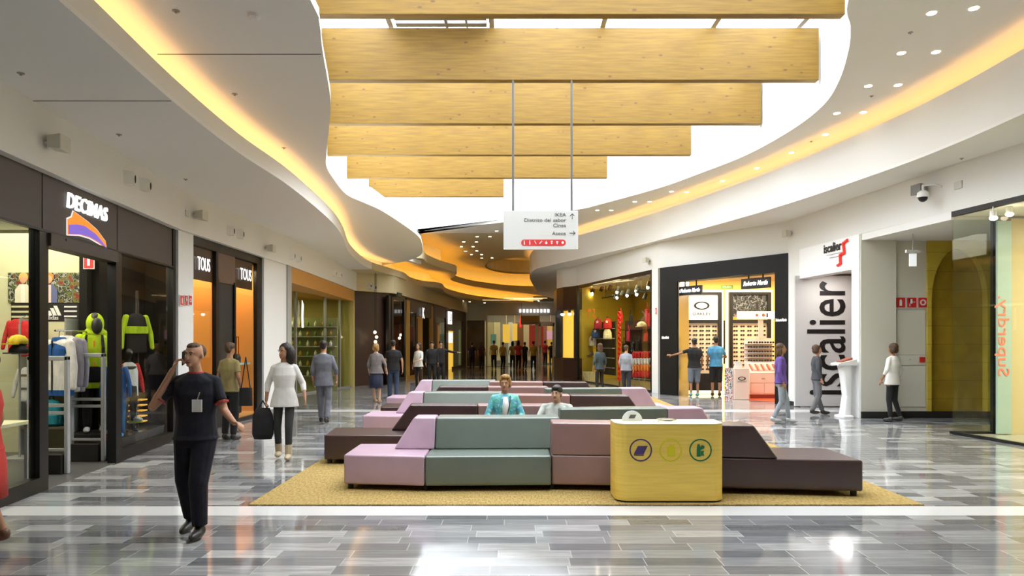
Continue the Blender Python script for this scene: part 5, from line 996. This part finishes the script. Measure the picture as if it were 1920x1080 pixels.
def person(label, loc, rz, H, top, bot, skin=SK1, hair=HB, pose=None, vox=.014, hairk='short', sleeve='short', legs='trousers', shoe=None, female=False, face=True, tophem=None, group=None, yaw=0, wide=1, neckline=True):
    s = H/1.75; J = dict(pelvis=(0,0,.93), waist=(0,.0,1.09), chest=(0,.01,1.28), neck=(0,.012,1.47), head=(0,-.012,1.635),
        shR=(-.172,.01,1.395), elR=(-.235,.03,1.13), wrR=(-.235,-.05,.90), shL=(.172,.01,1.395), elL=(.235,.03,1.13), wrL=(.235,-.05,.90),
        hiR=(-.085,0,.90), knR=(-.10,-.02,.49), anR=(-.10,.02,.085), hiL=(.085,0,.90), knL=(.10,-.02,.49), anL=(.10,.02,.085), nR=(1,0,0), nL=(-1,0,0), hdR=None, hdL=None, toeR=(0,-1,0), toeL=(0,-1,0), curlR=.4, curlL=.4)
    J.update(pose or {}); P = {k: (V(v)*s if isinstance(v, tuple) and k[0] != 'n' and not k.startswith('toe') and not k.startswith('hd') or k == 'neck' else v) for k, v in J.items()}
    for k in ('nR','nL','toeR','toeL','hdR','hdL'):
        if P[k] is not None: P[k] = V(P[k]) if not isinstance(P[k], V) else P[k]
    if female:
        for k in ('shR','shL'): P[k] = V((P[k].x*.88, P[k].y, P[k].z))
    r = thing('person', label, 'person', loc, rz, group)
    g = lambda a: a*s*wide
    def torso(mb, k=1, hem=None, flare=1):
        pe, wa, ch, ne = P['pelvis'], P['waist'], P['chest'], P['neck']; hipw = .168 if female else .16; waw = .125 if female else .145; chw = .15 if female else .172
        rg = []
        if hem is not None: rg.append((pe.x, pe.y, pe.z+hem*s, g(hipw*k*flare), g(.118*k*flare)))
        rg += [(pe.x, pe.y, pe.z-.02*s, g(hipw*k), g(.115*k)), (wa.x, wa.y, wa.z, g(waw*k), g(.098*k)), (ch.x, ch.y, ch.z, g(chw*k), g(.115*k)), ((ch.x+2*ne.x)/3, (ch.y+2*ne.y)/3, ne.z-.07*s, g((chw-.01)*k), g(.092*k)), (ne.x, ne.y, ne.z-.015*s, g(.085*k), g(.07*k)), (ne.x, ne.y, ne.z+.01*s, g(.055*k), g(.055*k))]
        rg = [q for i, q in enumerate(rg) if i == 0 or q[2] > rg[i-1][2]+.005]
        mb.loft(rg, 20, 2.3)
    mb = MB(); torso(mb)
    hc = P['head']; ne = P['neck']; RY = Matrix.Rotation(yaw, 4, 'Z')
    mb.cap(ne-V((0,0,.03))*s, hc-V((0,0,.05))*s, .058*s, .052*s)
    hp = lambda x, y, z: hc + (RY @ V((x,y,z)))*s
    mb.ell(hp(0,.015,.03), .074*s, .092*s, .088*s, 18, RY); mb.ell(hp(0,-.022,-.035), .058*s, .065*s, .078*s, 16, RY)
    if face:
        mb.cap(hp(0,-.088,.01), hp(0,-.103,-.025), .009*s, .015*s, 8); mb.ell(hp(0,-.078,-.083), .024*s, .016*s, .018*s, 10)
        for k in (-1, 1): mb.ell(hp(k*.076,.012,-.01), .01*s, .02*s, .032*s, 8, RY); mb.ell(hp(k*.03,-.082,.03), .022*s, .01*s, .007*s, 8, RY)
    for sd, k in (('R', -1), ('L', 1)):
        sh, el, wr = P['sh'+sd], P['el'+sd], P['wr'+sd]; m_ = g
        mb.cap(sh, el, .046*s, .038*s); mb.cap(el, wr, .038*s, .025*s)
        hd = P['hd'+sd] if P['hd'+sd] is not None else (wr-el); hand(mb, wr+V(hd).normalized()*.01*s, hd, P['n'+sd], s*(.9 if female else 1), P['curl'+sd], thumb=k if sd == 'L' else -1 if False else k)
        hi, kn, an = P['hi'+sd], P['kn'+sd], P['an'+sd]; mb.cap(hi, kn, g(.078), .053*s); mb.cap(kn, an, .052*s, .036*s)
        to = P['toe'+sd].normalized(); mb.ell(an+to*.06*s-V((0,0,.045))*s, .038*s, .10*s, .034*s, 12, V((0,-1,0)).rotation_difference(to).to_matrix().to_4x4())
    part('body', mb, skin, r, vox=vox)
    if face:
        for k in (-1, 1):
            part('eye', MB().ell(hp(k*.03,-.084,.012), .012*s, .008*s, .0058*s, 10), EYEW, r, smooth=True); part('iris', MB().ell(hp(k*.03,-.0905,.012), .006*s, .003*s, .006*s, 8), EYED, r, smooth=True)
            part('eyebrow', MB().ell(hp(k*.03,-.091,.034), .02*s, .005*s, .004*s, 8), hair, r)
        part('lips', MB().ell(hp(0,-.089,-.055), .024*s, .009*s, .008*s, 10), LIPM, r, smooth=True)
    # hair
    mb = MB()
    if hairk == 'short': mb.ell(hp(0,.022,.052), .084*s, .1*s, .084*s, 16, RY).ell(hp(0,.06,-.0), .072*s, .055*s, .07*s, 12, RY).ell(hp(0,-.045,.085), .062*s, .045*s, .036*s, 12, RY)
    elif hairk == 'swept': mb.ell(hp(0,.03,.055), .092*s, .1*s, .09*s, 16, RY).ell(hp(.01,-.035,.105), .075*s, .055*s, .045*s, 12, RY).ell(hp(.055,.05,.0), .045*s, .06*s, .07*s, 12, RY).ell(hp(-.055,.05,.01), .04*s, .055*s, .06*s, 12, RY).ell(hp(0,.085,.03), .06*s, .05*s, .07*s, 12, RY)
    elif hairk == 'balding': mb.ell(hp(0,.06,.035), .079*s, .068*s, .075*s, 16, RY).ell(hp(0,.0,.08), .06*s, .07*s, .04*s, 12, RY)
    elif hairk == 'bob': mb.ell(hp(0,.035,.045), .092*s, .105*s, .092*s, 16, RY).ell(hp(-.055,.045,-.03), .045*s, .07*s, .08*s).ell(hp(.055,.045,-.03), .045*s, .07*s, .08*s)
    elif hairk == 'long': mb.ell(hp(0,.035,.045), .09*s, .1*s, .092*s, 16, RY).ell(hp(0,.075,-.08), .09*s, .055*s, .14*s).ell(hp(.065,.03,-.06), .035*s, .05*s, .11*s).ell(hp(-.065,.03,-.06), .03*s, .05*s, .1*s)
    elif hairk == 'curly': 
        mb.ell(hp(0,.045,.05), .108*s, .108*s, .1*s).ell(hp(.08,.05,-.05), .08*s, .085*s, .15*s).ell(hp(-.05,.06,-.02), .06*s, .06*s, .09*s)
    part('hair', mb, hair, r, vox=min(vox, .014))
    # top
    mb = MB(); torso(mb, 1.12, -.06 if tophem is None else tophem, 1.1)
    for sd in 'RL':
        sh, el, wr = P['sh'+sd], P['el'+sd], P['wr'+sd]
        if sleeve == 'short': e = sh.lerp(el, .66); mb.cyl(sh, e, .053*s, .054*s); mb.ell(sh, .053*s); mb.cap(sh, V((P['neck'].x*.6+sh.x*.4, P['neck'].y, P['neck'].z-.035*s)), .05*s, .045*s)
        else:
            mb.cap(sh, el, .055*s, .049*s); mb.cap(sh, V((P['neck'].x*.6+sh.x*.4, P['neck'].y, P['neck'].z-.035*s)), .052*s, .045*s); e = el.lerp(wr, .9 if sleeve == 'long' else .5); mb.cyl(el, e, .049*s, .038*s)
    part('shirt' if sleeve != 'jacket' else 'jacket', mb, top, r, vox=vox)
    # bottom
    if legs == 'skirt':
        pe = P['pelvis']; part('skirt', MB().loft([(pe.x,pe.y,.45*s,.2*s,.17*s),(pe.x,pe.y,.75*s,.195*s,.16*s),(pe.x,pe.y,.95*s,.165*s,.125*s),(pe.x,pe.y,1.04*s,.14*s,.11*s)]), bot, r, smooth=True)
    else:
        mb = MB(); pe = P['pelvis']; mb.loft([(pe.x,pe.y,pe.z-.12*s,g(.15),g(.115)),(pe.x,pe.y,pe.z,g(.172),g(.12)),(pe.x,pe.y,pe.z+.08*s,g(.13 if female else .148),g(.10 if female else .11))])
        for sd in 'RL':
            hi, kn, an = P['hi'+sd], P['kn'+sd], P['an'+sd]
            kk = {'trousers': 1.0, 'baggy': 1.14, 'slim': .82, 'shorts': 1.12}[legs]
            mb.cap(hi, kn if legs != 'shorts' else kn.lerp(an, .05), g(.092)*kk, .075*s*kk)
            if legs != 'shorts': mb.cyl(kn, kn.lerp(an, .93), .073*s*kk, .058*s*kk)
        part('trousers' if legs != 'shorts' else 'shorts', mb, bot, r, vox=vox)
    if shoe is not None:
        for sd in 'RL':
            an = P['an'+sd]; to = P['toe'+sd].normalized(); q = V((0,-1,0)).rotation_difference(to).to_matrix().to_4x4()
            part('shoe', MB().ell(an+to*.065*s-V((0,0,.04))*s, .05*s, .125*s, .045*s, 14, q).ell(an-V((0,0,.015))*s, .05*s, .06*s, .06*s, 12, q), shoe, r, vox=.012)
    return r, P, hp, s
NAVY = noisy('navy_cloth', (.008,.009,.016), (.014,.015,.024), (20,20,20), .85, .3); NAVYT = noisy('navy_trousers', (.006,.006,.012), (.01,.01,.018), (20,20,20), .9, .3)
SHOED = M('dark_shoe', (.02,.018,.017), .4)
# man on the phone
walk = dict(hiR=(-.085,0,.9), knR=(-.10,.0,.49), anR=(-.11,.15,.10), knL=(.085,-.14,.50), anL=(.09,-.12,.085), toeR=(-.1,-1,-.25))
ps = dict(walk); ps.update(elR=(-.345,-.10,1.17), wrR=(-.165,-.10,1.50), hdR=(.35,.15,.9), nR=(1,.3,-.2), curlR=.9, elL=(.27,-.03,1.13), wrL=(.43,-.20,1.04), hdL=(.75,-.6,-.05), nL=(-.4,-.3,-1), curlL=.5, head=(-.01,-.02,1.63))
r, P, hp, s = person('man in navy polo and trousers walking with a phone at his ear', (-2.87, 6.2, 0), .0, 1.74, NAVY, NAVYT, SK1, HBR, ps, .0075, 'balding', 'short', 'baggy', SHOED, yaw=-.15, wide=1.06)
part('collar', MB().loft([(0,.01,1.44,.088,.078),(0,.01,1.475,.07,.066)]), M('collar_red',(.4,.03,.03),.7), r)
part('cuff_trim', MB().cyl(P['shL'].lerp(P['elL'],.70), P['shL'].lerp(P['elL'],.75), .063), M('collar_red'), r); part('cuff_trim', MB().cyl(P['shR'].lerp(P['elR'],.70), P['shR'].lerp(P['elR'],.75), .063), M('collar_red'), r)
r_ = tag(part('mobile_phone', MB().box(-.006,.006,-.033,.033,-.065,.065), BLK, None, bevel=.004), 'black phone held to the ear of the walking man in navy', 'phone'); r_.location = V((-2.87,6.2,0))+hp(-.098,-.005,-.02); r_.rotation_euler = (.25,.1,.15)
r_ = thing('badge', 'white name badge hanging on the navy polo of the man on the phone', 'badge', (-2.87+.085, 6.2-.165, 1.19)); part('card', MB().box(-.045,.045,-.004,.004,-.065,.045), WHT, r_, bevel=.002); part('clip', MB().cyl((0,0,.04),(.02,.01,.11),.006), CHR, r_)
part('belt', MB().loft([(0,0,.975,.166,.122),(0,0,1.005,.163,.12)]), BLK, r)
# woman in white
BEIGE = M('beige_boot', (.5,.4,.25), .6); BLOUSE = noisy('white_blouse', (.7,.69,.66), (.6,.59,.57), (6,6,6), .85, .3)
ps = dict(anR=(-.10,.10,.10), knL=(.08,-.10,.5), anL=(.08,-.12,.085), elR=(-.25,.03,1.14), wrR=(-.26,-.04,.9), elL=(.27,.04,1.14), wrL=(.32,-.10,.93), curlR=1.1)
r, P, hp, s = person('woman with curly dark hair in a white blouse walking with a black bag', (-3.40, 10.2, 0), .15, 1.70, BLOUSE, M('black_leggings',(.02,.022,.022),.7), SK2, HB, ps, .0095, 'curly', 'mid', 'slim', BEIGE, True, tophem=-.13, yaw=-.5, wide=1.05)
for sd in 'RL': part('boot_shaft', MB().cyl(P['an'+sd], P['an'+sd].lerp(P['kn'+sd], .35), .052, .055), BEIGE, r)
r_ = thing('shoulder_bag', 'large black bag carried low by the woman in the white blouse', 'bag', (-3.40-.30, 10.14, .30)); part('bag_body', MB().loft([(0,0,0,.13,.05),(0,0,.08,.16,.07),(0,0,.35,.15,.065),(0,0,.46,.1,.04)]), BLKC, r_, smooth=True); part('handle', MB().tube([(-.07,0,.44),(0,0,.57),(.07,0,.44)], .01, 6), BLKC, r_)
# suit man
SUIT = noisy('grey_suit', (.17,.175,.2), (.12,.125,.15), (8,8,8), .85, .3)
r, P, hp, s = person('man in a light grey suit walking away, seen from behind', (-4.03, 14.6, 0), PI, 1.76, SUIT, SUIT, SK1, HB, dict(anR=(-.09,.14,.1), anL=(.08,-.1,.085), knL=(.085,-.1,.5), elR=(-.27,.02,1.14), wrR=(-.26,-.07,.92)), .012, 'short', 'jacket', 'trousers', SHOED, face=False, tophem=-.14, wide=1.08)
part('shirt_collar', MB().loft([(0,.01,1.455,.075,.07),(0,.01,1.5,.06,.06)]), WHT, r)
# olive person behind the phone man
OLC = col('olive_shirt', (.3,.24,.1))
person('person in an olive shirt half hidden behind the man on the phone', (-5.0, 12.1, 0), PI-.4, 1.72, OLC, BLKC, SK2, HBR, dict(), .014, 'short', 'short', 'trousers', SHOED, face=False)
r_ = thing('shoulder_bag', 'black bag at the side of the person in the olive shirt', 'bag', (-4.66, 11.95, .62)); part('bag_body', MB().loft([(0,0,0,.12,.05),(0,0,.32,.11,.05)]), BLKC, r_, bevel=.01); part('strap', MB().tube([(-.08,0,.3),(0,.0,.85),(.08,0,.3)], .01, 6), BLKC, r_)
# couple walking away
person('woman with blond hair in a grey top and dark blue skirt, seen from behind', (-3.86, 19.4, 0), PI-.15, 1.68, col('grey_top',(.22,.2,.2)), col('denim_skirt',(.03,.04,.08)), SK3, HBL, dict(elR=(-.27,.0,1.16), wrR=(-.30,-.08,.94), anL=(.09,-.14,.085)), .015, 'bob', 'mid', 'skirt', M('tan_shoe',(.35,.22,.12),.5), True, face=False, wide=1.15)
person('man in a black T-shirt and jeans walking beside the woman in the skirt', (-3.55, 20.4, 0), PI+.1, 1.78, BLKC, col('jeans',(.03,.05,.1)), SK1, HB, dict(elR=(-.26,.02,1.14), wrR=(-.27,-.02,.9), anR=(-.1,.16,.11)), .015, 'short', 'short', 'trousers', SHOED, face=False, wide=1.08)
person('woman in a loose white top and black trousers by the far left shops', (-3.35, 24.5, 0), -.6, 1.68, BLOUSE, BLKC, SK1, HB, dict(elL=(.25,-.1,1.16), wrL=(.2,-.3,1.1)), .016, 'long', 'mid', 'slim', SHOED, True)
person('shop assistant in black, left one outside the far doorway', (-3.1, 26.4, 0), .2, 1.74, BLKC, BLKC, SK1, HB, dict(), .018, 'short', 'long', 'trousers', SHOED)
person('shop assistant in black pointing to the right, outside the far doorway', (-2.85, 27.3, 0), .2, 1.76, BLKC, BLKC, SK1, HB, dict(elL=(.42,-.05,1.32), wrL=(.68,-.1,1.3), hdL=(1,0,0), nL=(0,0,-1)), .018, 'short', 'long', 'trousers', SHOED)
# far crowd
MUST = col('mustard_cloth', (.4,.25,.04)); OCH = col('ochre_cloth', (.35,.24,.06)); DRED = col('crimson_top', (.45,.03,.05)); DBL = col('dark_blue_cloth', (.02,.02,.05))
crowd = [(885,41,DBL,BLKC,HB,'short',0,'dark figure, leftmost of the far crowd by the brown wall'),(903,40,DRED and col('dark_plum',(.06,.015,.02)),BLKC,HBR,'long',1,'figure in dark plum near the brown wall at the far end'),(926,43,OCH,DBL,HB,'short',0,'person in ochre, left in the far crowd'),(943,42.5,MUST,BLKC,HBR,'short',0,'person in a mustard shirt facing the far shop'),(961,43,OCH,DBL,HB,'long',1,'woman with long dark hair and ochre bag in the far crowd'),(972,42,DRED,BLKC,HB,'long',1,'woman with a crimson top in the middle of the far crowd'),(984,43.5,DBL,BLKC,HBR,'short',0,'person in dark blue between the crimson and the yellow tops'),(1000,41.5,col('yellow_top',(.55,.38,.06)),DBL,HB,'short',0,'tallest far figure in a yellow top, seen from behind'),(1022,50,DRED,DBL,HB,'short',0,'figure in red beyond the far glass door'),(1034,49,BLKC,DBL,HB,'short',0,'figure in black beyond the far glass door')]
for k, (u, D, t_, b_, h_, hk, fem, lb) in enumerate(crowd):
    person(lb, (atD(u, D), D, 0), PI+R.uniform(-.5,.5), 1.70+.05*(k%3), t_, b_, SK1, h_, dict(anR=(-.1,.08,.09), knL=(.09,-.08,.5)), .022, hk, 'short', 'trousers', SHOED, bool(fem), face=False)
# right side walkers
person('woman with long brown hair in a dark denim jacket before the bags shop', (2.85, 22.2, 0), PI+.5, 1.68, col('denim_jacket',(.05,.075,.09)), BLKC, SK2, HBR, dict(anR=(-.1,.12,.1)), .016, 'long', 'jacket', 'slim', SHOED, True, face=False)
person('person in a pale blue-grey shirt before the bags shop', (3.68, 22.0, 0), PI-.6, 1.62, col('pale_blue_shirt',(.3,.33,.4)), col('dark_jeans',(.03,.035,.06)), SK1, HBR, dict(anL=(.1,-.14,.09)), .016, 'short', 'mid', 'trousers', SHOED, face=False, wide=1.1)
person('man in a black T-shirt and grey shorts reaching to the eyewear display', (5.78, 21.65, 0), PI, 1.84, BLKC, col('grey_shorts',(.16,.19,.24)), SK2, HB, dict(elL=(.42,-.05,1.30), wrL=(.64,-.14,1.24), hdL=(1,-.2,.1), nL=(0,-1,-.3)), .013, 'short', 'short', 'shorts', M('blue_grey_shoe',(.12,.3,.35),.5), face=False, wide=1.1)
person('man in a blue T-shirt and black shorts beside him at the eyewear shop', (6.50, 21.75, 0), PI-.25, 1.90, col('sky_blue_cloth',(.08,.3,.52)), BLKC, SK2, HB, dict(elR=(-.28,-.04,1.15), wrR=(-.22,-.26,1.16)), .013, 'short', 'short', 'shorts', SHOED, face=False, wide=1.08)
person('person in a purple hooded top and grey trousers by the eyewear shop jamb', (5.75, 14.6, 0), 1.2, 1.70, col('purple_cloth',(.13,.07,.3)), col('light_grey_trousers',(.3,.34,.38)), SK2, HBR, dict(anR=(-.1,.16,.11), anL=(.1,-.16,.085), knL=(.1,-.12,.5)), .013, 'long', 'long', 'slim', GREY, True)
person('person in dark grey clothes walking before the iscalier doorway', (7.28, 16.3, 0), 1.4, 1.66, col('charcoal_cloth',(.07,.075,.085)), col('mid_grey_cloth',(.16,.16,.17)), SK1, HBR, dict(anR=(-.1,.14,.11), anL=(.1,-.16,.085)), .015, 'bob', 'long', 'trousers', SHOED, True)
person('woman in a white jacket and black leggings by the fire-hose cabinet', (8.28, 14.85, 0), PI+.5, 1.70, M('jacket_white',(.75,.74,.7),.8), BLKC, SK2, HBR, dict(anR=(-.1,.12,.1), elL=(.28,.04,1.16), wrL=(.32,-.05,.95)), .013, 'bob', 'jacket', 'slim', SHOED, True, face=False, tophem=-.1)
# red skirt passer-by, cut by the left edge
person('passer-by in a red dress and brown heels cut off by the left picture edge', (-4.45, 5.75, 0), -1.3, 1.66, M('red_dress',(.5,.03,.02),.7), M('red_dress'), SK2, HBR, dict(anR=(-.08,.12,.12), anL=(.08,-.1,.1)), .012, 'bob', 'short', 'skirt', M('brown_heel',(.12,.05,.02),.4), True)
# seated woman and young man
TQ = picture_mat('turquoise_print', [(.12,.5,.42),(.2,.6,.5),(.1,.45,.4),(.1,.35,.6),(.3,.65,.55)], 14, 2)
sit = dict(pelvis=(0,.08,.53), waist=(0,.06,.70), chest=(0,.04,.90), neck=(0,.03,1.09), head=(-.0,.0,1.245), shR=(-.185,.03,1.03), shL=(.185,.03,1.03), elR=(-.27,-.02,.77), wrR=(-.16,-.24,.68), elL=(.26,-.02,.77), wrL=(.1,-.26,.68), hiR=(-.09,.04,.52), knR=(-.11,-.40,.49), anR=(-.11,-.38,.09), hiL=(.09,.04,.52), knL=(.11,-.40,.49), anL=(.11,-.38,.09), hdR=(.6,-.5,-.2), hdL=(-.6,-.5,-.2), nR=(0,0,-1), nL=(0,0,-1))
r, P, hp, s = person('seated woman with short blond hair in a turquoise flowered jacket', (-.10, 9.78, -.04), .12, 1.66, TQ, col('white_trousers',(.6,.6,.58)), SK1, HBL, sit, .0085, 'swept', 'long', 'trousers', SHOED, True, tophem=0, yaw=-.25, wide=1.1)
part('inner_top', MB().loft([(0,-.075,.66,.05,.07),(0,-.082,.86,.05,.072),(0,-.06,1.0,.03,.05)]), WHT, r, smooth=True)
r_ = solo('neck_cord', MB().tube([(.06,-.12,.98),(.05,-.155,.86),(.02,-.17,.72)], .007, 6), BLK, 'thin black cord hanging over the turquoise jacket of the seated woman', 'cord', (-.10, 9.80, 0), .12)
sit2 = dict(sit); sit2.update(pelvis=(0,.0,.50), waist=(0,.10,.62), chest=(0,.17,.78), neck=(0,.17,.93), head=(.0,.13,1.075), shR=(-.19,.17,.87), shL=(.19,.17,.87), elR=(-.28,.05,.66), wrR=(-.12,-.16,.60), elL=(.28,.05,.66), wrL=(.12,-.16,.60), hiR=(-.09,-.02,.51), hiL=(.09,-.02,.51), knR=(-.12,-.45,.50), knL=(.12,-.45,.50), anR=(-.12,-.45,.09), anL=(.12,-.45,.09))
person('seated dark-haired young man in a pale shirt looking left', (.63, 9.72, -.05), -.1, 1.70, col('pale_green_shirt',(.55,.58,.52)), DBL, SK3, HB, sit2, .0085, 'short', 'short', 'trousers', SHOED, yaw=-.3)
